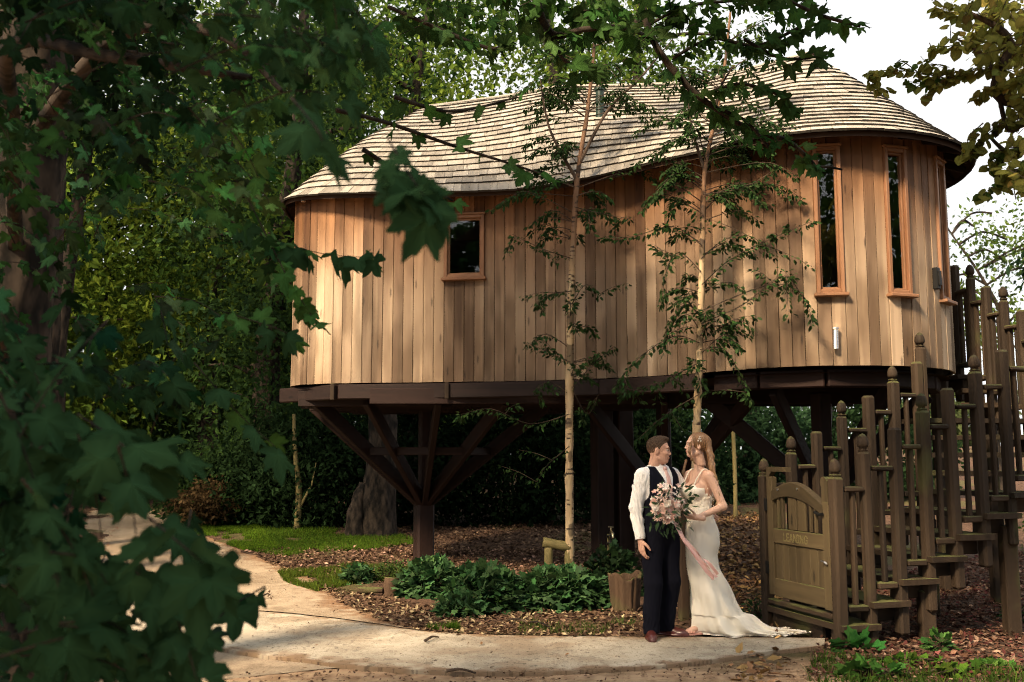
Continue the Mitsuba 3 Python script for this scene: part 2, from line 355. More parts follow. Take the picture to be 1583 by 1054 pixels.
# ---------------------------------------------------------------- treehouse
house = thing('treehouse', 'curved cedar clad treehouse raised on timber posts under a wavy shingle roof', 'treehouse')
TC, TRD = np.array([3.62, 11.9]), 1.55
A0 = math.degrees(math.atan2(-TC[1], -TC[0]))
def tur(phi, r=TRD):
    a = math.radians(A0 + phi)
    return [TC[0] + r * math.cos(a), TC[1] + r * math.sin(a)]
AP = [3.72, 11.95, 6.62]; SA, SB, SC = [-1.25, 14.5, 6.86], [0.2, 14.3, 7.0], [1.5, 13.5, 6.8]
ctl = [  # wall x, y, overhang, eave z, spine point, dome factor
    ([-3.05, 13.75], .16, 5.12, SA, .15), ([-2.85, 13.18], .16, 5.08, SA, .15), ([-2.3, 12.86], .22, 5.02, SA, .18), ([-1.55, 12.74], .33, 4.97, [-1.2, 14.5, 6.88], .22),
    ([-.75, 12.62], .36, 4.94, [-.8, 14.5, 6.92], .28), ([.1, 12.46], .36, 4.93, [0., 14.35, 6.98], .3), ([.8, 12.18], .36, 4.95, [.7, 14.0, 6.97], .25),
    ([1.45, 11.84], .36, 4.99, [1.5, 13.5, 6.8], .15), ([2.0, 11.42], .35, 5.02, [2.4, 12.9, 6.62], .05)]
for ph in range(-38, 200, 20):
    ctl.append((tur(ph), .30, 5.0, AP if ph > -30 else [3.2, 12.3, 6.6], -.05))
ctl += [([2.3, 13.9], .3, 4.95, [2.4, 12.9, 6.62], .1), ([1.3, 15.1], .3, 4.9, [1.0, 13.85, 6.9], .25), ([.2, 16.0], .3, 4.95, SB, .35), ([-1.2, 16.35], .3, 5.0, SA, .5), ([-2.4, 15.8], .25, 5.05, SA, .2), ([-3.0, 14.7], .18, 5.1, SA, .15)]
NS = 1600
cv = spline(np.array([c[0] + [c[1], c[2]] + c[3] + [c[4]] for c in ctl]), NS, closed=True)
W = cv[:, :2]
tan = unit(np.roll(W, -1, 0) - np.roll(W, 1, 0)); nor = np.stack([tan[:, 1], -tan[:, 0]], 1)
seg = np.linalg.norm(np.roll(W, -1, 0) - W, axis=1)
arc = np.concatenate([[0], np.cumsum(seg)]); PER = arc[-1]
def at(s, arr):                                        # value of a per-sample array at arc length s
    s = np.mod(s, PER); a = np.vstack([arr, arr[:1]])
    return np.stack([np.interp(s, arc, a[:, k]) for k in range(a.shape[1])], -1)
def s_of(px_u, z=4.0, lo=0.0, hi=PER * .5):            # arc length where the wall is seen at column u
    ss = np.linspace(lo, hi, 3000); p = at(ss, W)
    d = p[:, 1] * math.cos(PITCH) + (z - EYE) * math.sin(PITCH)
    return ss[np.argmin(np.abs(791.5 + FOC * p[:, 0] / d - px_u))]
def s_phi(phi):
    ss = np.linspace(0, PER, 6000); p = at(ss, W)
    return ss[np.argmin(((p - tur(phi)) ** 2).sum(1))]
Z0, Z1 = 2.56, 5.20
wins = [(s_of(687), s_of(749), 3.90, 4.72, 'small square window in the left wall')]
for ph, za, zb, lb in ((7.5, 3.33, 4.92, 'first tall narrow window of the turret'), (36, 3.33, 4.92, 'second tall narrow window of the turret'), (66, 3.33, 4.92, 'third tall narrow window, seen edge on')):
    s = s_phi(ph); wins.append((s - .145, s + .145, za, zb, lb))
cuts = sorted([x for w in wins for x in w[:2]])
edges = []
for a, b in zip([0] + cuts, cuts + [PER]):
    n = max(1, round((b - a) / .134))
    edges += list(np.linspace(a, b, n, endpoint=False))
edges = np.array(edges + [PER])
wall = key('wall', house)
backing = []
def board(s0, s1, za, zb):
    d = rng.normal(0, .0035)
    ins = .0025
    q = []
    for s, o in ((s0 + ins, d), (s1 - ins, d + rng.normal(0, .002))):
        p, n = at(s, W), unit(at(s, nor))
        for oo in (o - .022, o): q.append(p + n * oo)
    (a_in, a_out, b_in, b_out) = q
    x = unit(b_out - a_out); nn = np.array([x[1], -x[0]]); c = .004
    ring = [a_in, b_in, b_out - nn * c, b_out - x * c, a_out + x * c, a_out - nn * c]
    za, zb = za + rng.uniform(0, .004), zb
    v = np.array([[r[0], r[1], z] for z in (za, zb) for r in ring])
    f = [[i, (i + 1) % 6, 6 + (i + 1) % 6] for i in range(6)] + [[i, 6 + (i + 1) % 6, 6 + i] for i in range(6)] + [[0, i + 1, i] for i in range(1, 5)] + [[6, 6 + i, 7 + i] for i in range(1, 5)]
    BID[0] += 1
    l = np.array([0, 1, 1, .97, .03, 0]) * .13
    uv = np.stack([v[:, 2] + 4 + 20 * BID[0], np.tile(l, 2) + .37 * (BID[0] % 50)], 1)
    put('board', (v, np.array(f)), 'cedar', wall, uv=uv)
for s0, s1 in zip(edges[:-1], edges[1:]):
    m = (s0 + s1) / 2
    spans = [(Z0, Z1)]
    for a, b, za, zb, _ in wins:
        if a < m < b: spans = [(Z0, za - .02), (zb + .02, Z1)]
    for za, zb in spans:
        board(s0, s1, za, zb)
        p0, p1 = at(s0, W) - .055 * unit(at(s0, nor)), at(s1, W) - .055 * unit(at(s1, nor))
        v = np.array([[*p0, za], [*p1, za], [*p1, zb], [*p0, zb]])
        backing.append((v, np.array([[0, 1, 2], [0, 2, 3]])))
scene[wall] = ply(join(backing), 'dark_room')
inner = at(np.linspace(0, PER, 120, endpoint=False), W - .05 * nor)
fv = np.vstack([np.c_[inner, np.full(120, 2.50)], [[0.6, 13.6, 2.50]]])
put('floor', (fv, np.array([[120, i, (i + 1) % 120] for i in range(120)])), 'soffit', house)
for a, b, za, zb, lb in wins:                          # windows: frame, pane, sill
    pa, pb = at(a, W), at(b, W); x = unit(pb - pa); n = np.array([x[1], -x[0]])
    wd = np.linalg.norm(pb - pa); c3 = lambda q, o, z: [*(q + n * o), z]
    fr = MB(); fw = .042
    dep, o0 = .11, -.022                               # the frame stands 3 cm proud of the boards
    up2 = [*n, 0]
    for q in (pa + x * fw / 2, pb - x * fw / 2): fr.bar(c3(q, o0, za), c3(q, o0, zb), fw, dep, up2, .006)
    for z in (za + fw / 2, zb - fw / 2): fr.bar(c3(pa + x * fw, o0, z), c3(pb - x * fw, o0, z), fw, dep - .006, up2, .006)
    for q in (pa + x * (fw + .012), pb - x * (fw + .012)): fr.bar(c3(q, o0 - .01, za + fw), c3(q, o0 - .01, zb - fw), .024, .05, up2, .004)
    for z in (za + fw + .012, zb - fw - .012): fr.bar(c3(pa + x * (fw + .024), o0 - .01, z), c3(pb - x * (fw + .024), o0 - .01, z), .024, .048, up2, .004)
    fr.bar(c3(pa - x * .012, .028, zb + .012), c3(pb + x * .012, .028, zb + .012), .05, .024, (0, 0, 1), .004)
    k = fr.put('window', 'cedar_trim', house); tag(k, lb)
    g = .024 + fw
    v = np.array([c3(pa + x * g, o0, za + g), c3(pb - x * g, o0, za + g), c3(pb - x * g, o0, zb - g), c3(pa + x * g, o0, zb - g)])
    put('pane', (v, np.array([[0, 1, 2], [0, 2, 3]])), 'glass', k)
    MB().bar(c3(pa - x * .03, .022, za - .022), c3(pb + x * .03, .022, za - .022), .13, .036, (0, 0, 1), .006).put('sill', 'cedar_trim', k)
# roof surface S(s, t)
E = W + nor * cv[:, 2:3]
def S(s, t):
    e, sp = at(s, np.c_[E, cv[:, 3]]), at(s, cv[:, 4:8])
    c = sp[..., 3]; t = np.asarray(t, float)
    wav = .05 * np.sin(s * 1.3 + 1) * np.sin(np.pi * np.clip(t, 0, 1))
    xy = e[..., :2] * (1 - t)[..., None] + sp[..., :2] * t[..., None]
    return np.concatenate([xy, (e[..., 2] + (sp[..., 2] - e[..., 2]) * (t + c * t * (1 - t)) + wav)[..., None]], -1)
def SN(s, t):
    ds, dt = S(s + .02, t) - S(s - .02, t), S(s, t + .01) - S(s, t - .01)
    return unit(np.cross(ds, dt))
ts = np.linspace(0, 1, 14); ss = np.linspace(0, PER, 240, endpoint=False)
SS, TT = np.meshgrid(ss, ts, indexing='ij')
dk = S(SS.ravel(), TT.ravel()) - .012 * SN(SS.ravel(), TT.ravel())
i, j = np.meshgrid(np.arange(240), np.arange(13), indexing='ij')
roof = key('roof', house)
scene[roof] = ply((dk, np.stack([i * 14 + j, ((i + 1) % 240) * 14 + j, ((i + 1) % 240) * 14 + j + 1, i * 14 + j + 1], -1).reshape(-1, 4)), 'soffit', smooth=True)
NC = 20
sv, sd = [], []
for k in range(NC):
    t0, t1 = k / NC, min((k + 1.4) / NC, 1.0)
    ring = S(ss, np.full(240, t0)); length = np.linalg.norm(np.roll(ring, -1, 0) - ring, axis=1)
    cum = np.concatenate([[0], np.cumsum(length)]); x = -rng.uniform(0, .2); cutx = []
    while x < cum[-1] - .1: cutx.append(max(x, 0)); x += rng.uniform(.09, .22)
    sp = np.interp(np.array(cutx + [cum[-1]]), cum, np.append(ss, PER))
    for a, b in zip(sp[:-1], sp[1:]):
        if b - a < 1e-3: continue
        sd.append((a, b, t0 + rng.normal(0, .0016) - (.012 if k == 0 else 0), t1))
sd = np.array(sd)
ga = (sd[:, 1] - sd[:, 0]) * .012
corn = [(sd[:, 0] + ga, sd[:, 2]), (sd[:, 1] - ga, sd[:, 2]), (sd[:, 1] - ga, sd[:, 3]), (sd[:, 0] + ga, sd[:, 3])]
pts = []
jl = rng.normal(0, .0025, len(sd))
for q, (s, t) in enumerate(corn):
    p, n = S(s, t), SN(s, t)
    top, bot = (.036, .008) if q < 2 else (.006, -.006)
    pts += [p + n * (bot), p + n * (top + (jl if q < 2 else 0))[:, None] if q < 2 else p + n * top]
pts = np.stack(pts, 1)                                 # (N, 8, 3): bottom, top per corner
SF = np.array([[1, 3, 5], [1, 5, 7], [0, 2, 3], [0, 3, 1], [2, 4, 5], [2, 5, 3], [0, 1, 7], [0, 7, 6], [0, 4, 2], [0, 6, 4]])
uvb = np.array([[0, 0], [0, .01], [0, 1], [0, 1.01], [1, 1], [1, 1.01], [1, 0], [1, .01]]) * [.2, .17]
cen = pts.mean(1)
dep = cen[:, 1] * math.cos(PITCH) + (cen[:, 2] - EYE) * math.sin(PITCH)
front = (SN((sd[:, 0] + sd[:, 1]) / 2, sd[:, 2]) * (np.array([0, 0, EYE]) - cen)).sum(1) > 0
area = np.linalg.norm(pts[:, 3] - pts[:, 1], axis=1) / dep ** 2
order = np.argsort(-area * front); rest = []
for r, m in enumerate(order):
    uv = uvb + [10 + 20 * (9000 + m), .37 * (m % 50)]
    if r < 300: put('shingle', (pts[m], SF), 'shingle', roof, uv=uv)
    else: rest.append((pts[m], SF, uv))
v, f = join([x[:2] for x in rest])
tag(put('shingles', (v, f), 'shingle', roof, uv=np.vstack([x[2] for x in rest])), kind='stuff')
rp = spline([SA, [-.8, 14.5, 6.92], [0, 14.35, 6.98], [.7, 14, 6.97], [1.5, 13.5, 6.8], [2.4, 12.9, 6.62], [3.2, 12.3, 6.6], AP], 40)
put('ridge', tube(rp + [0, 0, .0], .035, 6), 'shingle', roof)
fl = S(np.array([s_of(950)]), np.array([.5]))[0]
put('flue_pipe', join([tube([fl + [0, 0, -.15], fl + [0, 0, .36]], .055, 14), tube([fl + [0, 0, .36], fl + [0, 0, .39]], .075, 14)]), 'flue_paint', house, smooth=40)
for u in (478, 515, 560, 640, 960, 1150):               # little spotlights under the eaves, unlit
    s = s_of(u, 5); p = at(s, W + nor * .10); z = float(S(np.array([s]), np.array([.35]))[0, 2]) - .33
    put('downlight', tube([[*p, 5.06], [*p, 5.0]], .035, 12), 'metal', house)
for s in np.linspace(0, PER * .55, 34):                 # rafter tails under the eave
    p, n = at(s, W), unit(at(s, nor)); o = at(s, cv[:, 2:3])[0]
    z = float(S(np.array([s]), np.array([.02]))[0, 2])
    MB().bar([*(p - n * .02), z + .05], [*(p + n * (o - .05)), z - .045], .045, .07, (0, 0, 1), .004).put('rafter', 'redwood', house)
# edge board under the eave
ev = E - nor * .02
s = np.linspace(0, PER, 300, endpoint=False); p = at(s, ev); z = at(s, cv[:, 3:4])[:, 0]
v = np.concatenate([np.c_[p, z - .06], np.c_[p, z + .012]]); i = np.arange(300)
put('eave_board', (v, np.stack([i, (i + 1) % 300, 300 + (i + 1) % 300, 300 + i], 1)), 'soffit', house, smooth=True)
# floor ring of beams
bz = 2.445
us = [s_of(443, 2.5), s_of(525, 2.5), s_of(693, 2.5), s_of(930, 2.5), s_of(1090, 2.5), s_phi(-25), s_phi(5), s_phi(35), s_phi(65), s_phi(95), s_phi(130)]
bo = W + nor * .03
for a, b in zip(us[:-1], us[1:]):
    pa, pb = at(a + .006, bo), at(b - .006, bo)
    x = unit(pb - pa)
    if a == us[0]: pa = pa - x * .12
    if a >= us[4]:                                      # under the turret the ring is set back
        pa, pb = [q - .22 * unit(at(m, nor)) for q, m in ((pa, a), (pb, b))]
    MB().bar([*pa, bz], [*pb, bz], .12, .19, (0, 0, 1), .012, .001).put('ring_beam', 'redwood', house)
for u in (520, 694):
    q = at(s_of(u, 2.5), W + nor * .115)
    MB().bar([*q, 2.34], [*q, 2.55], .05, .035, (0, 1, 0), .004).put('bracket', 'stair_wood', house)
for y0 in np.arange(12.6, 16.2, .6):                    # joists across the underside
    xs = inner[np.abs(inner[:, 1] - y0) < .25][:, 0]
    MB().bar([xs.min() + .1, y0, 2.38], [xs.max() - .1, y0, 2.38], .07, .2, (0, 0, 1), .006).put('joist', 'redwood', house)
def support(base, top_z, split_z, w, ends, double=False, rot=0.4):
    k = key('post', house); m = MB()
    up = [math.cos(rot), math.sin(rot), 0]
    if double:
        m.bar([base[0] - .17, base[1], base[2]], [base[0] - .17, base[1], top_z], .24, .26, up, .012).bar([base[0] + .15, base[1] + .12, base[2]], [base[0] + .15, base[1] + .12, top_z], .22, .24, up, .012)
    else:
        m.bar(base, [base[0], base[1], split_z], w, w, up, .03)
        m.bar([base[0], base[1], split_z + .002], [base[0], base[1], top_z], w * .62, w * .62, up, .02)
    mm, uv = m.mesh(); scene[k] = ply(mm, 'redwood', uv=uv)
    mids = []
    for e in ends:
        d = unit(np.array([e[0] - base[0], e[1] - base[1], 0])) * w * .35
        a = np.array([base[0] + d[0], base[1] + d[1], split_z - .04])
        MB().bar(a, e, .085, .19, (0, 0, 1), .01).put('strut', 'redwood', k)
        mids.append(a * .48 + np.array(e) * .52)
    return k, mids
k, mids = support([-1.31, 15.0, rise(0, 15) - .05], 2.4, 1.02, .26, [[-2.62, 13.35, 2.36], [-1.9, 13.05, 2.36], [-.95, 12.85, 2.36], [-.1, 13.0, 2.36], [.5, 14.3, 2.36], [-.3, 16.0, 2.36], [-2.2, 15.9, 2.36], [-2.9, 14.6, 2.36]])
tag(k, 'left timber post with fanned struts')
for a, b in zip(mids, mids[1:] + mids[:1]): MB().bar(a, b, .06, .11, (0, 0, 1), .006).put('tie_beam', 'redwood', k)
k, _ = support([1.47, 14.5, rise(0, 14.5) - .05], 2.4, 1, .3, [], True)
tag(k, 'double timber post in the middle')
support([2.2, 14.5, .03], 2.4, 1.1, .27, [[2.95, 12.2, 2.36], [1.9, 12.4, 2.36], [3.0, 13.6, 2.36], [1.0, 13.3, 2.36]])
support([3.78, 12.2, 0.0], 2.4, 1.25, .3, [[2.5, 12.8, 2.36], [2.9, 11.0, 2.36], [4.1, 10.8, 2.36], [5.0, 12.0, 2.36], [4.2, 13.2, 2.36]])
# wall lamps and the tap post
def wall_fixture(s, z, h, w, mat, name):
    p, n = at(s, W), unit(at(s, nor)); c = lambda o, zz: [*(p + n * o), zz]
    put(name, join([tube([c(.05, z - h / 2), c(.05, z + h / 2)], w / 2, 12), tube([c(.0, z), c(.05, z)], w * .25, 8), tube([c(.05, z + h / 2 + .01), c(.05, z + h / 2 + .025)], w * .62, 12)]), mat, house, smooth=40)
wall_fixture(s_of(1290, 2.9), 2.83, .20, .06, 'metal', 'wall_lamp')
s = s_phi(56); p, n = at(s, W), unit(at(s, nor))
MB().bar([*(p + n * .03), 3.42], [*(p + n * .03), 3.66], .07, .06, [*n, 0], .008).bar([*(p + n * .07), 3.46], [*(p + n * .07), 3.62], .05, .02, [*n, 0], .004).put('shutter_bracket', 'iron', house)

# ---------------------------------------------------------------- staircase and gate
stair = thing('staircase', 'dark timber staircase with acorn topped posts climbing to the treehouse on the right', 'staircase')
LP, HP = np.array([2.82, 8.76]), np.array([2.49, 9.92])   # latch post and hinge post on the ground
RUN, RISE = .305, .184
hd = unit(np.array([HP[1] - LP[1], LP[0] - HP[0]])) ; cen0 = (LP + HP) / 2
WID = np.linalg.norm(LP - HP) / 2
ang = math.atan2(hd[1], hd[0])
stations = []                                           # centre, heading at each step boundary
c = cen0.copy(); a = ang
NST, TURN = 15, 4
stations.append((c.copy(), a))
for i_ in range(NST):
    if 6 <= i_ < 10:
        da = math.radians(20.5); r = .80
        ctr = c + r * np.array([-math.sin(a), math.cos(a)])
        a2 = a + da
        c = ctr - r * np.array([-math.sin(a2), math.cos(a2)]); a = a2
    else:
        c = c + RUN * np.array([math.cos(a), math.sin(a)])
    stations.append((c.copy(), a))
for i_ in range(1):
    c = c + .42 * np.array([math.cos(a), math.sin(a)]); stations.append((c.copy(), a))
def edge_pt(i, side, off=0.0):                          # side +1 near (right of the climb), -1 far
    c, a = stations[i]
    n = np.array([math.sin(a), -math.cos(a)])
    return c + n * side * (WID + off)
def step_z(i): return RISE * min(i, NST)
ACORN = np.array([[0.001, -.01], [.036, -.01], [.030, .010], [.045, .016], [.051, .034], [.051, .055], [.046, .080], [.036, .105], [.020, .124], [0.001, .133]])
acorn = trimesh.creation.revolve(ACORN, sections=14)
def acorn_at(p, z, parent, s=1.0):
    v = np.array(acorn.vertices) * s * (1 + rng.normal(0, .012, (len(acorn.vertices), 1))) + [p[0], p[1], z]
    put('acorn_cap', (v, np.array(acorn.faces)), 'stair_wood', parent, smooth=True, uv=np.c_[v[:, 2] * 2 + 20 * rng.integers(900), v[:, 0] * 3])
def post(i, side, w=.102, cap=None, low=None, high=None):
    p = edge_pt(i, side); c, a = stations[i]
    up = [math.cos(a + .15 * rng.normal()), math.sin(a), 0]
    z0 = step_z(i) - .30 if low is None else low
    top = high
    if i == 0: z0 = -.08
    k = key('post', stair)
    lean = rng.normal(0, .006, 2)
    m = MB().bar([*p, z0], [*(p + lean), top], w * rng.uniform(.92, 1.06), w * rng.uniform(.9, 1.05), up, .022, .003)
    if cap: m.bar([*(p + lean), top - .002], [*(p + lean), top + .022], w * .72, w * .72, up, .01)
    mm, uv = m.mesh(); scene[k] = ply(mm, 'stair_wood', uv=uv)
    if cap: acorn_at(p + lean, top + .024, k)
tops = lambda i: 1.66 + RISE * (i - 1) if i % 2 else (1.87 + RISE * (i - 2))
for side in (1, -1):
    n_here = len(stations) if side > 0 else 8            # the inner balustrade ends where it meets the turret
    for i in range(n_here):
        capd = (i % 2 == 1) or i == 0
        hi = (1.44 if i == 0 else tops(i) - (.13 if i > 7 else 0) if i < NST else 3.98)
        post(i, side, .116 if i == 0 else .102, capd, high=hi)
    for i in range(n_here - 1):
        p, q = edge_pt(i, side), edge_pt(i + 1, side)
        if np.linalg.norm(q - p) < .12: continue
        d = unit(q - p); zr = 1.33 + RISE * min(i, NST - 1) - (.13 if i > 7 else 0)
        MB().bar([*(p + d * .055), zr], [*(q - d * .055), zr + rng.normal(0, .004)], .115, .045, (0, 0, 1), .012, .002).put('rail', 'stair_wood', stair)
        zb = .315 + RISE * min(i, NST - 1)
        MB().bar([*(p + d * .055), zb], [*(q - d * .055), zb], .12, .055, (0, 0, 1), .01, .002).put('bottom_rail', 'stair_wood', stair)
        L = np.linalg.norm(q - p)
        for t in ([.5] if L < .36 and i < 6 else [.3, .7]):
            m_ = p + (q - p) * t
            MB().bar([*m_, zb + .02], [*(m_ + rng.normal(0, .005, 2)), zr - .015], .052, .045, [d[0], d[1], 0], .01, .002).put('baluster', 'stair_wood', stair)
for i in range(NST):
    a_, b_ = stations[i], stations[i + 1]
    z = step_z(i + 1)
    n0, n1 = np.array([math.sin(a_[1]), -math.cos(a_[1])]), np.array([math.sin(b_[1]), -math.cos(b_[1])])
    h0, h1 = np.array([math.cos(a_[1]), math.sin(a_[1])]), np.array([math.cos(b_[1]), math.sin(b_[1])])
    w = WID + .10
    cor = [a_[0] + n0 * w - h0 * .04, b_[0] + n1 * w + h1 * .03, b_[0] - n1 * w + h1 * .03, a_[0] - n0 * w - h0 * .04]
    if z > 2.2:                                         # the top treads stop short of the turret wall
        for m_, k_ in ((2, 1), (3, 0)):
            while np.linalg.norm(cor[m_] - TC) < TRD + .06: cor[m_] = cor[m_] + unit(cor[k_] - cor[m_]) * .02
    v = np.array([[*q, zz] for zz in (z - .05, z) for q in cor]) + rng.normal(0, .002, (8, 3))
    f = np.array([[0, 2, 1], [0, 3, 2], [4, 5, 6], [4, 6, 7]] + [[k, (k + 1) % 4, 4 + (k + 1) % 4] for k in range(4)] + [[k, 4 + (k + 1) % 4, 4 + k] for k in range(4)])
    BID[0] += 1
    uv = np.c_[np.tile([0, 0, 1.2, 1.2], 2) + 5 + 20 * BID[0], np.tile([0, .3, .3, 0], 2)]
    put('tread', (v, f), 'stair_wood', stair, uv=uv)
    for s in ((1, -1) if i < 8 else (1,)):              # notched bearers below each tread
        p, q = edge_pt(i, s, -.12), edge_pt(i + 1, s, -.12)
        MB().bar([*p, z - .12], [*q, z - .12], .07, .14, (0, 0, 1), .008).put('bearer', 'stair_wood', stair)
for i in (3, 6, 9, 12):                                 # legs under the flight
    for s in ((.9, -.9) if i < 8 else (.9,)):
        p = edge_pt(i, s)
        MB().bar([*p, -.05], [*p, step_z(i) - .12], .13, .13, (1, 0, 0), .012).put('leg', 'stair_wood', stair)
a_ = stations[NST]; b_ = stations[-1]
for t in np.arange(.16, 1, .33):                         # landing boards
    c = a_[0] * (1 - t) + b_[0] * t; n = np.array([math.sin(a_[1]), -math.cos(a_[1])])
    q_ = c - n * (WID + .05)
    while np.linalg.norm(q_ - TC) < TRD + .06: q_ = q_ + n * .02
    MB().bar([*q_, step_z(NST) - .02], [*(c + n * (WID + .05)), step_z(NST) - .02], .13, .04, (0, 0, 1), .006).put('landing_board', 'stair_wood', stair)
for s in (1,):
    MB().bar([*(a_[0] + n * s * WID), step_z(NST) - .14], [*(b_[0] + n * s * WID), step_z(NST) - .14], .08, .18, (0, 0, 1), .006).put('bearer', 'stair_wood', stair)
    for cc in (a_[0], b_[0]):
        p = cc + n * s * (WID - .1)
        MB().bar([*p, -.1], [*p, step_z(NST) - .1], .16, .16, (1, 0, 0), .012).put('leg', 'stair_wood', stair)
# threshold: kick board below the gate
gu = unit(LP - HP); GL = np.linalg.norm(LP - HP); gn = np.array([gu[1], -gu[0]])   # gn points towards the camera side
if gn[0] > 0: gn = -gn
gp = lambda x, o=0.0: HP + gu * x + gn * o
MB().bar([*gp(.07, -.03), .09], [*gp(GL - .30, -.03), .09], .04, .20, (0, 0, 1), .006).put('kick_board', 'stair_wood', stair)
MB().bar([*gp(.07, -.0), .235], [*gp(GL - .07, -.0), .235], .09, .045, (0, 0, 1), .008).put('threshold', 'stair_wood', stair)

gate = thing('garden_gate', 'low arched timber gate with carved rail closing the foot of the staircase', 'gate')
x0, x1 = .085, GL - .085
def gbar(name, xa, za, xb, zb, w, d, o=0.0, mat='gate_wood', parent=None, ch=.006):
    pa, pb = gp(xa, o), gp(xb, o)
    up = (0, 0, 1) if abs(za - zb) < .3 else [gu[0], gu[1], 0]
    m = MB()
    if abs(za - zb) < .3: m.bar([*pa, za], [*pb, zb], d, w, up, ch, .001)
    else: m.bar([*pa, za], [*pb, zb], d, w, up, ch, .001)
    return m.put(name, mat, parent or gate)
gbar('stile', x0 + .05, .30, x0 + .05, 1.42, .10, .06)
gbar('stile', x1 - .05, .28, x1 - .05, 1.22, .10, .06)
mid = gbar('mid_rail', x0 + .1, .86, x1 - .1, .86, .135, .05)
gbar('bottom_rail', x0 + .1, .375, x1 - .1, .375, .17, .05)
nb = 7
for b in range(nb):
    xa = x0 + .1 + (x1 - x0 - .2) * (b + .5) / nb
    gbar('panel_board', xa, .455, xa, .795, (x1 - x0 - .2) / nb - .006, .024, -.006 + rng.normal(0, .001))
xm = (x0 + x1) / 2 - .02
def arch(t): return 1.19 + .14 * math.cos(math.pi * (t - .44) * 1.05) - .05 * t   # centre line of the curved top rail
for xb in (.17, .245, .72, .80): gbar('baluster', x0 + xb, .93, x0 + xb, arch(xb / (x1 - x0)) - .04, .04, .03)
gbar('splat', x0 + .42, .93, x0 + .42, arch(.41) - .03, .14, .026); gbar('splat', x0 + .575, .93, x0 + .575, arch(.56) - .03, .14, .026)
n_ = 26; ring = []
t_ = np.linspace(0, 1, n_); xs = x0 + .09 + t_ * (x1 - x0 - .17)
zc = np.array([arch((x - x0) / (x1 - x0)) for x in xs]); hw = .052 + .018 * np.sin(np.pi * t_) ** 2
v, n = [], 0
for x, z, h in zip(xs, zc, hw):
    for o, zz in ((.03, z - h), (.034, z + h - .012), (.022, z + h), (-.022, z + h), (-.034, z + h - .012), (-.03, z - h)): v.append([*gp(x, o), zz])
i, j = np.meshgrid(np.arange(n_ - 1), np.arange(6), indexing='ij')
q = np.stack([i * 6 + j, i * 6 + (j + 1) % 6, (i + 1) * 6 + (j + 1) % 6, (i + 1) * 6 + j], -1).reshape(-1, 4)
uv = np.c_[np.repeat(xs, 6) + 5 + 20 * 7771, np.tile([0, .03, .06, .1, .13, .16], n_)]
put('arched_rail', (np.array(v), q), 'gate_wood', gate, smooth=40 if False else False, uv=uv)
scroll = shapely.union_all([shapely.Point(-.015, .055).buffer(.05), shapely.box(-.05, -.14, .05, .0), shapely.Polygon([(-.02, 0), (.05, 0), (.05, .07), (.0, .06)])]).buffer(.012).buffer(-.012)
def plate(poly, depth, to, name, mat, parent):          # a flat shape cut out of board, in the plane of the gate
    m = trimesh.creation.extrude_polygon(poly, depth, engine='earcut'); p = np.array(m.vertices)
    v = np.array([[*gp(to[0] + a, to[2] + c), to[1] + b] for a, b, c in p])
    return put(name, (v, np.array(m.faces)), mat, parent, uv=np.c_[p[:, 1] + 5 + 20 * 7782, p[:, 0]])
plate(scroll, .055, (x1 - .05, 1.33, -.0275), 'scroll', 'gate_wood', gate)
hook = shapely.union_all([shapely.box(0, .07, .36, .115), shapely.Polygon([(0, -.06), (.055, -.02), (.05, .03), (.12, .09), (0, .115)])]).buffer(.012).buffer(-.012)
plate(hook, .055, (x0 + .0, 1.40, -.0275), 'hanging_bracket', 'gate_wood', gate)
lm = meshkit.text_mesh('LEANING', .075, .006, True); p = np.array(lm.vertices); wdt = p[:, 0].max()
sx = .42 / wdt
put('carved_letters', (np.array([[*gp(x0 + .27 + a * sx, .019 + c), .822 + b] for a, b, c in p]), np.array(lm.faces)), 'stake_wood', mid, uv=np.c_[p[:, 0] + 5, p[:, 1]])
for xb, zb in ((.22, .02), (.56, .02)):
    put('bolt', tube([[*gp(x0 + xb, .03), arch(xb / (x1 - x0)) + zb], [*gp(x0 + xb, .042), arch(xb / (x1 - x0)) + zb]], .011, 10), 'metal', gate)
for z in (.55, 1.15): MB().bar([*gp(x0 - .015, .036), z - .06], [*gp(x0 - .015, .036), z + .06], .05, .012, [gn[0], gn[1], 0], .002).put('hinge', 'iron', gate)
put('latch', tube([[*gp(x1 - .11, .045), .70], [*gp(x1 - .05, .05), .695], [*gp(x1 - .02, .045), .68]], .009, 8), 'metal', gate)
put('catch', tube([[*gp(x1 - .20, .035), 1.12], [*gp(x1 - .12, .05), 1.10], [*gp(x1 - .06, .05), 1.11]], .014, 8), 'iron', gate)

# ---------------------------------------------------------------- small garden things
def log(p0, p1, r0, r1, n=8, wob=.10, seed=1): return tube(np.linspace(p0, p1, n), np.linspace(r0, r1, n), 12, wob, seed)
def vuv(v, s=1.0): return np.c_[v[:, 2] * s + 7 + 20 * rng.integers(9000), np.arctan2(v[:, 1] - v[:, 1].mean(), v[:, 0] - v[:, 0].mean()) * .06]
def putlog(name, m, mat, parent): return put(name, m, mat, parent, smooth=True, uv=vuv(m[0]))
by = 11.5
b0, b1 = P(848, 900, by), P(880, 900, by); g0 = -.02
st = thing('log_tree_guard', 'short round log rail on two log posts beside the left birch', 'log rail')
zt = P(860, 840, by)[2]
for q, dz in ((b0, -.02), (b1, .015)): putlog('post', log([q[0], q[1] + .07, g0], [q[0] + .005, q[1] + .07, zt + dz - .03], .05, .048, seed=int(q[0] * 100) % 50), 'stake_wood', st)
putlog('rail', log([b0[0] - .06, by + .07, zt + .01], [b1[0] + .02, by + .07, zt - .05], .055, .055, seed=4), 'stake_wood', st)
q = P(1057, 945, 10.3); sp = thing('tree_stake', 'squared brown timber stake standing upright between the couple', 'stake')
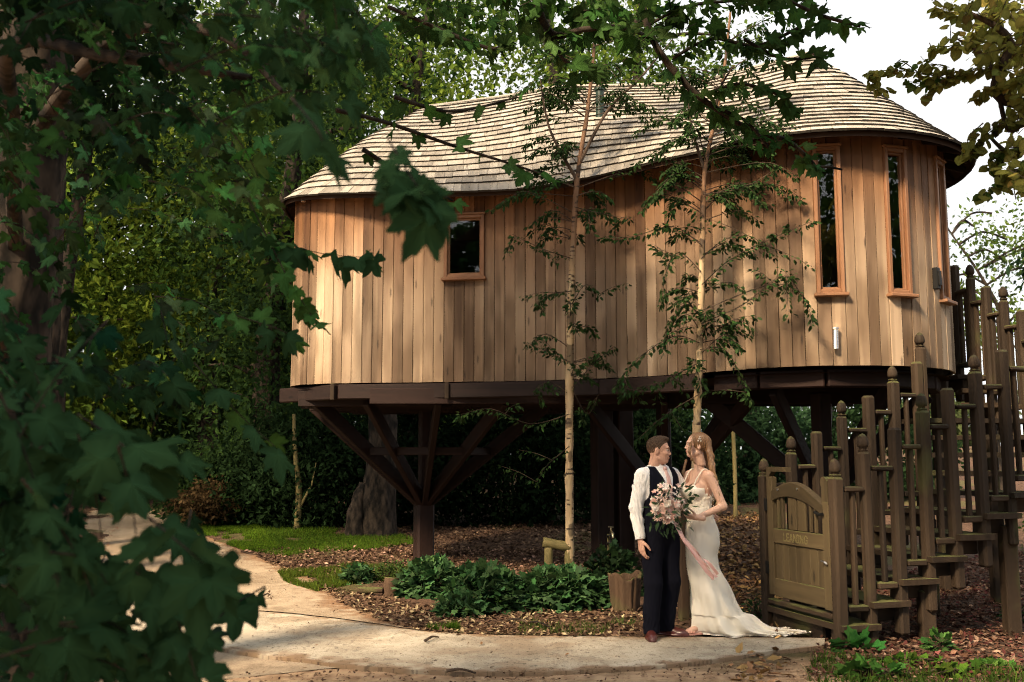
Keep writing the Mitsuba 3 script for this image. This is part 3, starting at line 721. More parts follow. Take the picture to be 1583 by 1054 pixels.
MB().bar([q[0], q[1], -.05], [q[0] + .01, q[1], 1.15], .10, .09, (1, 0.2, 0), .012, .002).put('post', 'log_bark', sp)
MB().bar([q[0] + .11, q[1] + .05, -.05], [q[0] + .11, q[1] + .05, 1.05], .07, .05, (1, 0.2, 0), .012, .002).put('post', 'stake_wood', sp)
for z in (.25, .62, .95): MB().bar([q[0] - .02, q[1] + .03, z], [q[0] + .16, q[1] + .06, z], .03, .05, (0, 0, 1), .004).put('slat', 'stake_wood', sp)
# hollow log planter
c = P(966, 945, 10.75); c[2] = 0
a = np.linspace(0, 2 * np.pi, 84, endpoint=False); rows = []
lev = [(0, .145), (.1, .145), (.22, .155), (.34, .165), (.37, .168), (.37, .138), (.30, .135), (.12, .12)]
for l, (z, r) in enumerate(lev):
    w = 1 + .035 * np.sin(a * 13) + .05 * np.sin(a * 5 + 1) * (.5 + z) + .06 * meshkit.noise(np.c_[np.cos(a) * 3, np.sin(a) * 3, a * 0 + z * 4], 6)
    rows.append(np.c_[c[0] + r * w * np.cos(a), c[1] + r * w * np.sin(a), z + (.03 * np.sin(a * 2 + .6) + .02 * np.sin(a * 5) if l > 2 else 0 * a)])
v = np.vstack(rows + [[[c[0], c[1], .12]]]); i, j = np.meshgrid(np.arange(len(lev) - 1), np.arange(84), indexing='ij')
q4 = np.stack([i * 84 + j, i * 84 + (j + 1) % 84, (i + 1) * 84 + (j + 1) % 84, (i + 1) * 84 + j], -1).reshape(-1, 4)
f = np.vstack([q4[:, [0, 1, 2]], q4[:, [0, 2, 3]], [[len(v) - 1, 7 * 84 + k, 7 * 84 + (k + 1) % 84] for k in range(84)]])
v[:-1] += np.c_[np.tile(np.cos(a), 8), np.tile(np.sin(a), 8), np.zeros(672)] * (.022 * (meshkit.noise(v[:-1] * [38, 38, 5], 4) - .5))[:, None]
tag(put('log_planter', (v, f), 'log_bark', smooth=True, uv=np.c_[v[:, 2] + 5, np.append(np.tile(a, len(lev)) * .15, 0)]), 'hollow brown log planter at the right end of the green plants', 'planter')
c = P(603, 915, 12.0); c[2] = 0
tag(putlog('tree_stump', log([c[0], c[1], -.05], [c[0] + .02, c[1], .20], .10, .085, 5, .2, 8), 'log_bark', None), 'small cut stump beside the leftmost bushes', 'stump')
c = P(572, 912, 12.0); c[2] = 0
tag(putlog('fallen_log', log([c[0] - .14, c[1], .05], [c[0] + .16, c[1] - .05, .06], .04, .035, 5, .2, 9), 'log_bark', None), 'short dark log lying left of the small cut stump', 'log')
# standpipe with tap
tp = thing('garden_tap', 'old brass garden tap on a wooden stake before the double post', 'tap')
c = P(944, 890, 12.8); zt = P(944, 818, 12.8)[2]
MB().bar([c[0], c[1], -.05], [c[0], c[1], zt - .06], .075, .075, (1, 0, 0), .008).put('stake', 'stake_wood', tp)
put('pipe', tube([[c[0], c[1] - .06, 0.05], [c[0], c[1] - .06, zt]], .011, 10), 'iron', tp, smooth=True)
put('spout', join([tube(spline([[c[0], c[1] - .06, zt - .03], [c[0] + .01, c[1] - .13, zt - .03], [c[0] + .02, c[1] - .17, zt - .1]], 8), .015, 10), tube([[c[0], c[1] - .1, zt - .03], [c[0], c[1] - .1, zt + .03]], .009, 8)]), 'brass', tp, smooth=True)
put('handle', tube([[c[0] - .035, c[1] - .1, zt + .034], [c[0] + .035, c[1] - .1, zt + .034]], .007, 8), 'brass', tp, smooth=True)
put('hose_coil', join([tube(spline([[c[0] + .05 * math.cos(t), c[1] - .07 + .05 * math.sin(t), zt - .22 + .006 * k] for k, t in enumerate(np.linspace(0, 12, 30))], 60), .012, 6)]), 'iron', tp, smooth=True)
# sticks on the path and litter
for k_, (u0, v0, u1, v1, r, lb) in enumerate([(657, 998, 678, 992, .012, 'small dark stick lying on the pale concrete path'), (785, 965, 815, 968, .011, 'pale thin stick on the leaf litter below the bushes'), (820, 968, 850, 976, .010, 'pale twig on the litter right of another pale stick'), (405, 927, 418, 925, .012, 'short dark twig on the sandy track'),
                                           (690, 1046, 735, 1049, .012, 'dark root like stick along the lower edge of the concrete path'), (1440, 1046, 1500, 1038, .009, 'thin curved twig in the weeds at bottom right')]):
    p, q = G(u0, v0), G(u1, v1)
    tag(put('stick', tube(spline([p + [0, 0, .04], (p + q) / 2 + [0, .03, .055], q + [0, 0, .04]], 9), np.linspace(r, r * .6, 9), 6, .3, k_), 'bark'), lb, 'stick')

# ---------------------------------------------------------------- people
def yaw(deg):
    a = math.radians(deg); return np.array([[math.cos(a), math.sin(a), 0], [-math.sin(a), math.cos(a), 0], [0, 0, 1.0]])   # rows: forward, left, up
def head_sdf(q, woman):
    w = .93 if woman else 1.0
    q = q / w
    d = ell(q, (-.015, 0, .032), (.096, .076, .086))
    d = smin(d, ell(q, (.028, 0, -.045), (.064, .056 if not woman else .052, .074)), .03)
    d = smin(d, ell(q, (.060, 0, -.098), (.026, .026 if not woman else .021, .020)), .022)
    d = smin(d, cap(np.c_[q[:, 0], np.abs(q[:, 1]), q[:, 2]], (.0, .050, -.075), (.05, .022, -.098), .016, .014), .02)
    d = smin(d, ell(np.c_[q[:, 0], np.abs(q[:, 1]), q[:, 2]], (.062, .034, -.022), (.022, .02, .02)), .02)
    d = smin(d, ell(q, (.076, 0, .026), (.016, .046, .010)), .018)
    d = -smin(-d, ell(np.c_[q[:, 0], np.abs(q[:, 1]), q[:, 2]], (.096, .031, .004), (.018, .017, .011)), .010)
    d = smin(d, cap(q, (.086, 0, .012), (.104, 0, -.030), .0055, .0085), .010)
    d = smin(d, ell(np.c_[q[:, 0], np.abs(q[:, 1]), q[:, 2]], (.094, .010, -.034), (.010, .008, .007)), .006)
    d = smin(d, ell(q, (.086, 0, -.060), (.012, .021, .006)), .006)
    d = smin(d, ell(q, (.084, 0, -.070), (.012, .018, .006)), .006)
    e = ell(np.c_[q[:, 0], np.abs(q[:, 1]), q[:, 2]], (-.012, .078, -.012), (.019, .010, .031))
    e = -smin(-e, ell(np.c_[q[:, 0], np.abs(q[:, 1]), q[:, 2]], (-.006, .090, -.008), (.010, .008, .018)), .004)
    d = smin(d, e, .008)
    return d * w
def hand_mesh(wrist, d, n, s, curl, r=.0085, size=1.0, h=.0032, spread=1.0):
    """palm and five fingers: d along the hand, n out of the palm, s towards the thumb; curl in degrees at each of two joints"""
    wrist = np.asarray(wrist, float)
    d = unit(d); n = unit(n - d * (np.dot(n, d))); s0 = np.cross(d, n); s = s0 if np.dot(s0, s) > 0 else -s0
    S_ = size; chains = []
    for k, (off, kl, ls) in enumerate(((.030, .088, (.040, .026, .020)), (.010, .093, (.046, .029, .021)), (-.010, .089, (.042, .027, .020)), (-.029, .080, (.033, .021, .018)))):
        p = wrist + S_ * (d * kl + s * off * spread); pts = [wrist + S_ * (d * .012 + s * off * .55), p]; a = math.radians(curl * (.45 + .08 * k))
        for l in ls:
            p = p + S_ * l * (d * math.cos(a) + n * math.sin(a)); pts.append(p); a += math.radians(curl * (.95 + .06 * k))
        chains.append((pts, [.013, .0115, r, r * .9, r * .78]))
    a = math.radians(curl * .5); b = wrist + S_ * (d * .022 + s * .022 + n * .006)
    t1 = b + S_ * .042 * unit(d * .75 + s * .75 + n * (.25 + a * .4)); t2 = t1 + S_ * .032 * unit(d * .9 + s * .25 + n * (.3 + a)); t3 = t2 + S_ * .024 * unit(d * .9 - s * .05 + n * (.35 + a))
    chains.append(([b, t1, t2, t3], [.015, .0125, .0105, .0085]))
    allp = np.vstack([c[0] for c in chains] + [[wrist - d * .05]])
    def fn(q):
        pal = cap(q, wrist - d * .05, wrist + d * .02, .024, .023)
        for pts, rs in chains[:4]: pal = smin(pal, cap(q, pts[0], pts[1], rs[0] * S_, rs[1] * S_), .012)
        out = pal
        for m, (pts, rs) in enumerate(chains):
            f = None
            for i in range(0 if m == 4 else 1, len(pts) - 1):
                c = cap(q, pts[i], pts[i + 1], rs[i] * S_, rs[i + 1] * S_)
                f = c if f is None else smin(f, c, .003)
            out = smin(out, f, .004)
        return out
    return surfnet(fn, allp.min(0) - .03, allp.max(0) + .03, h)
def place(m, R, o): return (m[0] @ R + o, m[1])
def eyes(hc, R, parent, w=1.0):
    for sy in (1, -1):
        b = trimesh.creation.icosphere(2, .0125 * w)
        k = put('eye', (np.array(b.vertices) + hc + (np.array([.0745, .031 * sy, .004]) * w) @ R, np.array(b.faces)), 'eye_white', parent, smooth=True)
        b = trimesh.creation.icosphere(2, .0068 * w)
        put('iris', (np.array(b.vertices) + hc + (np.array([.0825, .030 * sy, .004]) * w) @ R, np.array(b.faces)), 'eye_dark', k, smooth=True)
# --- the man
man = thing('person', 'man in white shirt, dark waistcoat and pink tie, turned towards a bride', 'person')
MO = np.array([1.325, 9.06, .012]); MR = yaw(-55)
HC = np.array([1.325, 9.03, 1.672]); HR = yaw(-14)
tilt = math.radians(-4)
HR = np.array([[math.cos(tilt), 0, math.sin(tilt)], [0, 1, 0], [-math.sin(tilt), 0, math.cos(tilt)]]) @ HR
shR, elR, wrR = np.array([-.015, -.188, 1.432]), np.array([-.05, -.240, 1.150]), np.array([.01, -.245, .885])
shL, elL, wrL = np.array([-.015, .188, 1.432]), np.array([.0, .36, 1.22]), np.array([.04, .50, 1.12])
ankR, kneR, hipR = np.array([-.02, -.115, .09]), np.array([.02, -.11, .50]), np.array([0, -.095, .93])
ankL, kneL, hipL = np.array([-.06, .105, .09]), np.array([.03, .10, .50]), np.array([0, .095, .93])
def man_torso(p, g=0.0):
    d = ell(p, (0, 0, 1.02), (.118 + g, .165 + g, .16))
    d = smin(d, ell(p, (.01, 0, 1.17), (.118 + g, .158 + g, .2)), .06)
    d = smin(d, ell(p, (.0, 0, 1.34), (.122 + g, .178 + g, .17)), .07)
    d = smin(d, cap(np.c_[p[:, 0], np.abs(p[:, 1]), p[:, 2]], (-.02, .06, 1.462), (-.02, .165, 1.425), .058 + g, .058 + g), .05)
    return smin(d, cap(p, (-.03, 0, 1.42), (-.015, 0, 1.56), .068 + g, .056 + g * .4), .05)
def arm(p, a, b, c, r): return smin(cap(p, a, b, r[0], r[1]), cap(p, b, c, r[1], r[2]), .02)
def man_body(p):
    d = man_torso(p)
    for q in ((shR, elR, wrR), (shL, elL, wrL)): d = smin(d, arm(p, *q, (.05, .04, .027)), .03)
    for h_, k_, a_ in ((hipR, kneR, ankR), (hipL, kneL, ankL)):
        d = smin(d, smin(cap(p, h_, k_, .085, .056), cap(p, k_, a_, .056, .04), .03), .05)
    return d
body = surfnet(man_body, (-.28, -.45, .0), (.32, .68, 1.60), .010)
hd_m = surfnet(lambda q: smin(head_sdf(q, False), cap(q, (-.02, 0, -.06), (-.035, 0, -.16), .054, .056), .03), (-.14, -.12, -.17), (.15, .12, .14), .0045)
hnd = hand_mesh(wrR + [.0, 0, -.012], np.array([.16, .03, -1.0]), np.array([.1, 1.0, 0]), np.array([1.0, 0, 0]), 26)
hnl = hand_mesh(wrL, wrL - elL, np.array([.6, -.6, 0]), np.array([0, 0, 1.0]), 22, h=.004)
put('body', join([place(body, MR, MO), place(hd_m, HR, HC), place(hnd, MR, MO), place(hnl, MR, MO)]), 'skin_man', man, smooth=True)
eyes(HC, HR, man)
def short_hair(q):
    d = ell(q, (-.017, 0, .034), (.098, .0785, .090))
    d = smin(d, ell(q, (.028, .006, .104), (.056, .050, .024)), .025)
    x = np.clip((q[:, 0] + .06) / .15, 0, 1); thr = -.066 + .150 * x * x * (3 - 2 * x)
    side = np.clip((np.abs(q[:, 1]) - .055) / .02, 0, 1) * np.clip((q[:, 0] - .02) / .03, 0, 1) * .02
    d = d + .0035 * np.sin(q[:, 0] * 260 + q[:, 1] * 90) * np.sin(q[:, 2] * 190 + q[:, 1] * 160)
    return np.maximum(d, thr + side - q[:, 2])
put('hair', place(surfnet(short_hair, (-.15, -.12, -.1), (.12, .12, .16), .004), HR, HC), 'hair_dark', man, smooth=True)
mo = trimesh.creation.icosphere(2, 1.0)
put('mouth', (np.array(mo.vertices) * [.004, .019, .0035] @ HR + HC + np.array([.0945, 0, -.0655]) @ HR, np.array(mo.faces)), 'lips', man, smooth=True)
for sy in (1, -1):
    put('eyebrow', (np.array(mo.vertices) * [.005, .017, .0035] @ HR + HC + np.array([.087, .033 * sy, .026]) @ HR, np.array(mo.faces)), 'hair_dark', man, smooth=True)
def fold(p, f=60, a=.004): return a * np.sin(p[:, 2] * f + 9 * np.sin(p[:, 1] * 23 + p[:, 0] * 17)) * np.sin(p[:, 2] * 21 + p[:, 1] * 30)
def shirt(p):
    d = man_torso(p, .012)
    for q in ((shR, elR, wrR), (shL, elL, wrL)):
        d = smin(d, arm(p, *q, (.064, .056, .042)) - .004 + fold(p) + fold(p, 37, .005), .03)
        dirn = unit(q[2] - q[1])
        d = np.maximum(d, (p - q[2]) @ dirn - .0)                       # sleeve ends at the cuff
    return np.maximum(np.maximum(d, p[:, 2] - 1.525), .93 - p[:, 2] - 10 * (np.abs(p[:, 1]) > .2))
put('shirt', place(surfnet(shirt, (-.28, -.45, .82), (.32, .66, 1.62), .0085), MR, MO), 'shirt_cloth', man, smooth=True)
def collar(p):
    ax = np.hypot((p[:, 0] + .018) / 1.05, p[:, 1]); t = (p[:, 2] - 1.475) / .075
    r = .078 - .012 * t
    d = np.maximum(np.abs(ax - r) - .006, np.abs(t - .5 - .25 * np.clip(-p[:, 0] * 6, -1, .4)) * .075 - .035)
    return np.maximum(d, np.where(p[:, 0] > .03, .018 - np.abs(p[:, 1]) + (p[:, 2] - 1.52) * .25, -1))
ck = put('collar', place(surfnet(collar, (-.13, -.12, 1.43), (.11, .12, 1.59), .005), MR, MO), 'shirt_cloth', man, smooth=True)
for q, nm in ((wrR, elR), (wrL, elL)):
    dn = unit(q - nm)
    put('cuff', place(tube([q - dn * .055, q - dn * .05, q + dn * .005, q + dn * .006], [.042, .046, .044, .036], 16), MR, MO), 'shirt_cloth', man, smooth=True)
def vest(p):
    d = man_torso(p, .024) + fold(p, 40, .0015)
    arm_hole = np.minimum(cap(p, shR + [0, -.045, .06], shR + [0, -.045, -.14], .088, .085), cap(p, shL + [0, .045, .06], shL + [0, .045, -.14], .088, .085))
    d = np.maximum(d, .012 - arm_hole + .0)
    v = np.where(p[:, 0] > 0, (.085 * np.clip((p[:, 2] - 1.20) / .30, 0, 1.6)) * (p[:, 2] > 1.19) - np.abs(p[:, 1]), -1)
    d = np.maximum(d, v)
    nk = np.hypot(p[:, 0] + .02, p[:, 1])
    d = np.maximum(d, np.where(p[:, 2] > 1.43, .084 - nk, -1))
    return np.maximum(np.maximum(d, p[:, 2] - 1.515), .955 - p[:, 2] - .05 * np.clip(.05 - np.abs(p[:, 1]), 0, .05) * 20 * (p[:, 0] > 0))
vk = put('waistcoat', place(surfnet(vest, (-.2, -.28, .9), (.22, .28, 1.54), .008), MR, MO), 'waistcoat_cloth', man, smooth=True)
for z in (1.16, 1.09, 1.02): put('button', place(tube([[.14, .008, z], [.149, .008, z]], .009, 10), MR, MO), 'eye_dark', vk)
tp_ = [[.075, 0, 1.500], [.093, 0, 1.47], [.120, 0, 1.42], [.137, 0, 1.33], [.140, 0, 1.22], [.140, 0, 1.16]]
tw = [.018, .017, .023, .030, .036, .030]; tt = []
for (x, y, z), w_ in zip(tp_, tw):
    for a_ in np.linspace(0, 2 * np.pi, 10, endpoint=False): tt.append([x + .009 * math.sin(a_), w_ * math.cos(a_), z])
i, j = np.meshgrid(np.arange(5), np.arange(10), indexing='ij')
tq = np.stack([i * 10 + j, i * 10 + (j + 1) % 10, (i + 1) * 10 + (j + 1) % 10, (i + 1) * 10 + j], -1).reshape(-1, 4)
kn = trimesh.creation.icosphere(2, 1); 
put('tie', join([place((np.array(tt), np.vstack([tq[:, [0, 1, 2]], tq[:, [0, 2, 3]]])), MR, MO), place((np.array(kn.vertices) * [.016, .022, .022] + [.082, 0, 1.492], np.array(kn.faces)), MR, MO)]), 'tie_silk', man, smooth=True)
def trousers(p):
    d = ell(p, (-.01, 0, 1.0), (.14, .182, .19))
    for h_, k_, a_ in ((hipR, kneR, ankR), (hipL, kneL, ankL)):
        d = smin(d, smin(cap(p, h_, k_, .106, .08), cap(p, k_, a_ + [.01, 0, -.01], .08, .072), .03), .04)
    d = d + fold(p, 50, .004) * np.clip((.35 - p[:, 2]) * 6, .25, 1.3) + .004 * np.sin(p[:, 2] * 15 + p[:, 1] * 30)
    return np.maximum(np.maximum(d, p[:, 2] - 1.04), .055 - p[:, 2] + .12 * np.clip(p[:, 0], -.1, .1))
put('trousers', place(surfnet(trousers, (-.22, -.28, .03), (.24, .28, 1.06), .008), MR, MO), 'trouser_cloth', man, smooth=True)
def shoe(ank, ang_, name='shoe'):
    R = yaw(ang_)
    def fn(p):
        d = cap(p, (-.045, 0, .05), (.02, 0, .055), .040, .040)
        d = smin(d, cap(p, (.02, .004, .042), (.155, .004, .026), .044, .034), .03)
        d = smin(d, ell(p, (.13, 0, .02), (.085, .045, .034)), .02)
        d = smin(d, cap(p, (-.03, 0, .06), (-.03, 0, .105), .038, .036), .02)
        d = np.maximum(d, p[:, 2] - .105)
        sole = np.maximum(ell(p, (.06, 0, .004), (.165, .053, .06)), np.abs(p[:, 2] - .008) - .010)
        return np.minimum(np.maximum(d, -p[:, 2]), sole)
    q = ank @ MR + MO
    put(name, place(surfnet(fn, (-.12, -.08, -.02), (.25, .08, .13), .0055), R, np.array([q[0], q[1], .03])), 'leather', man, smooth=True)
shoe(ankR, -92); shoe(ankL, -28)

# --- the bride
bride = thing('person', 'bride in ivory satin gown with long train and wavy blonde hair', 'person')
BO = np.array([1.70, 9.12, .06]); BR = yaw(180 + 24)
BH = np.array([1.672, 9.10, 1.715]); t2 = math.radians(3)
BHR = np.array([[math.cos(t2), 0, math.sin(t2)], [0, 1, 0], [-math.sin(t2), 0, math.cos(t2)]]) @ yaw(183)
s_, e_, w_ = np.array([0.0, .165, 1.385]), np.array([-.085, .235, 1.115]), np.array([.165, .20, 1.02])
sr, er, wr = np.array([0.0, -.165, 1.385]), np.array([.07, -.24, 1.13]), np.array([.24, -.02, 1.03])
def w_torso(p, g=0.0):
    d = ell(p, (-.01, 0, .94), (.10 + g, .135 + g, .13))
    d = smin(d, ell(p, (0, 0, 1.10), (.088 + g, .112 + g, .16)), .07)
    d = smin(d, ell(p, (0, 0, 1.26), (.098 + g, .132 + g, .13)), .06)
    d = smin(d, ell(np.c_[p[:, 0], np.abs(p[:, 1]), p[:, 2]], (.082, .066, 1.245), (.060 + g, .062 + g, .062 + g)), .03)
    d = smin(d, cap(p, (-.01, -.13, 1.385), (-.01, .13, 1.385), .045 + g, .045 + g), .05)
    return smin(d, cap(p, (-.012, 0, 1.37), (.004, 0, 1.50), .05 + g, .045 + g * .3), .05)
def woman_body(p):
    d = w_torso(p)
    for q in ((s_, e_, w_), (sr, er, wr)): d = smin(d, arm(p, *q, (.043, .035, .023)), .025)
    for y in (-.08, .08):
        d = smin(d, smin(cap(p, (-.01, y * .8, .88), (-.02, y * .6, .46), .07, .045), cap(p, (-.02, y * .6, .46), (-.05, y * .6, .06), .045, .03), .03), .05)
    return d
bodyw = surfnet(woman_body, (-.26, -.34, -.05), (.34, .34, 1.54), .009)
hdw = surfnet(lambda q: smin(head_sdf(q, True), cap(q, (-.02, 0, -.06), (-.05, .0, -.17), .045, .046), .03), (-.14, -.12, -.18), (.14, .12, .14), .0042)
hl = hand_mesh(w_, np.array([.8, -.5, .12]), np.array([-.3, -.6, .75]), np.array([.2, .4, .9]), 48, .0075, .88)
hr_ = hand_mesh(wr, np.array([.7, .35, .05]), np.array([-.2, .8, .4]), np.array([0, 0, 1.0]), 48, .0075, .88)
put('body', join([place(bodyw, BR, BO), place(hdw, BHR, BH), place(hl, BR, BO), place(hr_, BR, BO)]), 'skin_woman', bride, smooth=True)
eyes(BH, BHR, bride, .93)
put('mouth', (np.array(mo.vertices) * [.004, .017, .0045] @ BHR + BH + np.array([.086, 0, -.061]) @ BHR, np.array(mo.faces)), 'lips', bride, smooth=True)
for sy in (1, -1):
    put('eyebrow', (np.array(mo.vertices) * [.004, .015, .0025] @ BHR + BH + np.array([.082, .031 * sy, .026]) @ BHR, np.array(mo.faces)), 'hair_dark', bride, smooth=True)
loc = lambda u, v, y: (P(u, v, y) - BH) @ BHR.T          # survey point in head coordinates
tail = [loc(u, v, y) for u, v, y in ((1094, 688, 9.06), (1099, 706, 9.02), (1101, 722, 8.97), (1104, 738, 8.96), (1107, 752, 8.95), (1111, 766, 8.94), (1109, 778, 8.95))]
tail2 = [loc(u, v, y) for u, v, y in ((1090, 700, 9.2), (1096, 722, 9.2), (1097, 742, 9.22), (1103, 760, 9.22), (1101, 776, 9.2))]
lock = [loc(u, v, y) for u, v, y in ((1068, 684, 9.01), (1066, 698, 8.99), (1070, 710, 8.98), (1074, 716, 8.98))]
lock2 = [loc(u, v, y) for u, v, y in ((1060, 712, 9.3), (1057, 730, 9.28), (1060, 745, 9.27))]
def long_hair(q):
    d = ell(q, (-.028, 0, .030), (.098, .083, .092))
    d = smin(d, ell(q, (-.085, 0, .022), (.055, .062, .06)), .03)
    x = np.clip((q[:, 0] + .03) / .115, 0, 1); thr = -.095 + .165 * x * x * (3 - 2 * x)
    d = np.maximum(d, thr - q[:, 2])
    for ch, r0, r1 in ((tail, .030, .018), (tail2, .03, .018), (lock, .013, .006), (lock2, .014, .008)):
        m = len(ch) - 1
        for k in range(m): d = smin(d, cap(q, ch[k], ch[k + 1], r0 + (r1 - r0) * k / m, r0 + (r1 - r0) * (k + 1) / m), .014)
    back = np.clip((-q[:, 2] - .02) / .2, 0, 1)
    gro = .0035 * np.sin(np.arctan2(q[:, 1] + .0, q[:, 0] + .02) * 26 + q[:, 2] * 40) + .004 * back * np.sin(q[:, 0] * 230 + 2.5 * np.sin(q[:, 2] * 38)) + .004 * back * np.sin(q[:, 1] * 190 + 3 * np.sin(q[:, 2] * 31))
    return d + gro
allq = np.vstack([tail, tail2, lock, lock2, [[-.16, -.1, -.1], [.1, .1, .14]]])
hk = put('hair', place(surfnet(long_hair, allq.min(0) - .05, allq.max(0) + .05, .0048), BHR, BH), 'hair_blonde', bride, smooth=True)
for k_ in range(2, 7):                                  # small pearls of the hair vine
    a_ = -.9 + .22 * k_; q = np.array([.012 - .02 * k_ * .3, .088 * math.cos(a_ * .6), .075 - .018 * abs(k_ - 4)])
    b = trimesh.creation.icosphere(1, .006); put('hair_pearl', (np.array(b.vertices) + BH + q @ BHR, np.array(b.faces)), 'lace', hk, smooth=True)
def bodice(p):
    d = w_torso(p, .008)
    y = np.abs(p[:, 1])
    top = np.where(p[:, 0] > 0, 1.268 + .035 * np.exp(-((y - .075) / .035) ** 2) - .02 * np.exp(-(y / .03) ** 2), 1.20)
    top = np.where((p[:, 0] <= 0.03) & (p[:, 0] > -.06), np.minimum(top, 1.225), top)
    for q in ((s_, e_, w_), (sr, er, wr)): d = np.maximum(d, .004 - cap(p, q[0], q[1], .045, .036))
    return np.maximum(np.maximum(d, p[:, 2] - top), 1.0 - p[:, 2])
bk = put('bodice', place(surfnet(bodice, (-.16, -.2, .98), (.2, .2, 1.34), .0065), BR, BO), 'satin', bride, smooth=True)
for sy in (1, -1):
    sp_ = spline([[.118, .078 * sy, 1.288], [.085, .088 * sy, 1.36], [.02, .098 * sy, 1.438], [-.04, .09 * sy, 1.42], [-.09, .07 * sy, 1.33], [-.1, .06 * sy, 1.20]], 24)
    put('strap', place(tube(sp_, .006, 6), BR, BO), 'satin', bride, smooth=True)
pet = []                                                # lace petals at the waist and side of the bodice
for k_ in range(90):
    th = rng.uniform(-.6, 2.4) + (0 if k_ % 3 else 1.2); z = rng.uniform(1.03, 1.20) if k_ % 4 else rng.uniform(1.18, 1.27)
    rr_ = np.array([.108 * math.cos(th), .128 * math.sin(th)]) * (1 + .35 * max(0, (1.05 - z)))
    n_o = np.array([math.cos(th), math.sin(th), .2]); c_ = np.array([rr_[0], rr_[1], z]) + n_o * .004
    u_ = unit(np.cross(n_o, rdir(1)[0])); v_ = np.cross(unit(n_o), u_); L_ = rng.uniform(.012, .022)
    pet.append((np.array([c_, c_ + (u_ + .5 * v_) * L_ * .6 + n_o * .006, c_ + u_ * L_ * 1.3 + n_o * .004, c_ + (u_ - .5 * v_) * L_ * .6 + n_o * .006]), np.array([[0, 1, 2], [0, 2, 3]])))
put('lace_petals', place(join(pet), BR, BO), 'lace', bride); labels[[k for k in scene if k.endswith('lace_petals')][0]] = {'kind': 'stuff'}
# gown: rings lofted from the waist to the hem and out into the train
rows = []
GW = [(783, 1064, 1098, None), (800, 1062, 1103, None), (822, 1060, 1112, None), (840, 1060, 1113, None), (858, 1061, 1109, None), (878, 1064, 1114, None), (900, 1067, 1125, None), (925, 1070, 1137, None), (949, 1071, 1150, None)]
rings = []
for v_, l_, r_, _ in GW:
    a_, b_ = P(l_, v_, 9.13), P(r_, v_, 9.13); t = (v_ - 783) / 166
    rings.append((a_[0], b_[0], a_[2], [.135, .16, .178, .18, .178, .175, .18, .19, .20][len(rings)], 9.125 + .075 * t))
xl = P(1071, 960, 9.2)[0]
for z, r_, ry, cy in ((.20, 1163, .215, 9.22), (.13, 1176, .23, 9.23), (.085, 1190, .235, 9.24), (.062, 1206, .23, 9.24), (.050, 1222, .22, 9.24), (.042, 1238, .21, 9.24), (.012, 1240, .212, 9.24)):
    rings.append((xl - .005, P(r_, 975, 9.2)[0], z, ry, cy))
NA = 120; th = np.linspace(0, 2 * np.pi, NA, endpoint=False)
zs = np.array([r[2] for r in rings]); fine = np.linspace(0, len(rings) - 1, 70)
rr = np.array([np.interp(fine, np.arange(len(rings)), [r[k] for r in rings]) for k in range(5)]).T
for m, (a_, b_, z, ry, cy) in enumerate(rr):
    t = m / 69; cx = (a_ + b_) / 2; rx = (b_ - a_) / 2
    low = np.clip((t - .36) / .5, 0, 1)
    c_, s2 = np.cos(th), np.sin(th)
    u_ = np.clip((cx + rx * c_ - 2.0) / .75, 0, 1); taper = 1 - .5 * u_ * u_ * (3 - 2 * u_)   # the train narrows towards its end
    fl_ = low * (.034 * np.sin(7 * th + 1.2 + 1.5 * t) + .022 * np.sin(12 * th + 2 + 3 * t) + .010 * np.sin(19 * th))
    drape = .008 * np.sin(3 * th + z * 19) * np.clip(1 - abs(t - .45) * 3, 0, 1)
    x = cx + rx * c_ + fl_ * c_ * .8 + drape * c_
    y = cy + ry * s2 * taper + fl_ * s2 * 1.2 + drape * s2
    out = np.clip((x - 1.95) / .5, 0, 1)
    ext = np.clip((t - .6) / .35, 0, 1)
    zz = z + ext * out * (.035 * (meshkit.fbm(np.c_[x * 6, y * 13, x * 0], 3, 4) - .35)) * (1 if m < 69 else 0) + ext * .012 * (meshkit.noise(np.c_[x * 9, y * 9, x * 0], 8)) * (1 if m < 69 else 0)
    rows.append(np.c_[x, y, np.maximum(zz, .034)])
v = np.vstack(rows); i, j = np.meshgrid(np.arange(69), np.arange(NA), indexing='ij')
put('gown', (v, np.stack([i * NA + j, (i + 1) * NA + j, (i + 1) * NA + (j + 1) % NA, i * NA + (j + 1) % NA], -1).reshape(-1, 4)[:, ::-1]), 'satin', bride, smooth=True)
le = []                                                 # lace edge of the train: a scalloped band lying along the hem
hem = rows[-2]; m_ = [k for k in range(NA) if hem[k, 0] > 2.05]
for k_ in m_:
    for q in range(3):
        p = hem[k_] + rng.normal(0, .025, 3) * [1, 1, .15] + [.01, 0, .008]; a_ = rng.uniform(0, 6.28); r_ = rng.uniform(.012, .024)
        le.append((np.array([p] + [p + [r_ * math.cos(a_ + 1.256 * j), r_ * math.sin(a_ + 1.256 * j), rng.uniform(-.004, .010)] for j in range(5)]), np.array([[0, 1 + j, 1 + (j + 1) % 5] for j in range(5)])))
k_ = put('train_lace', join(le), 'lace', bride); labels[k_] = {'kind': 'stuff'}
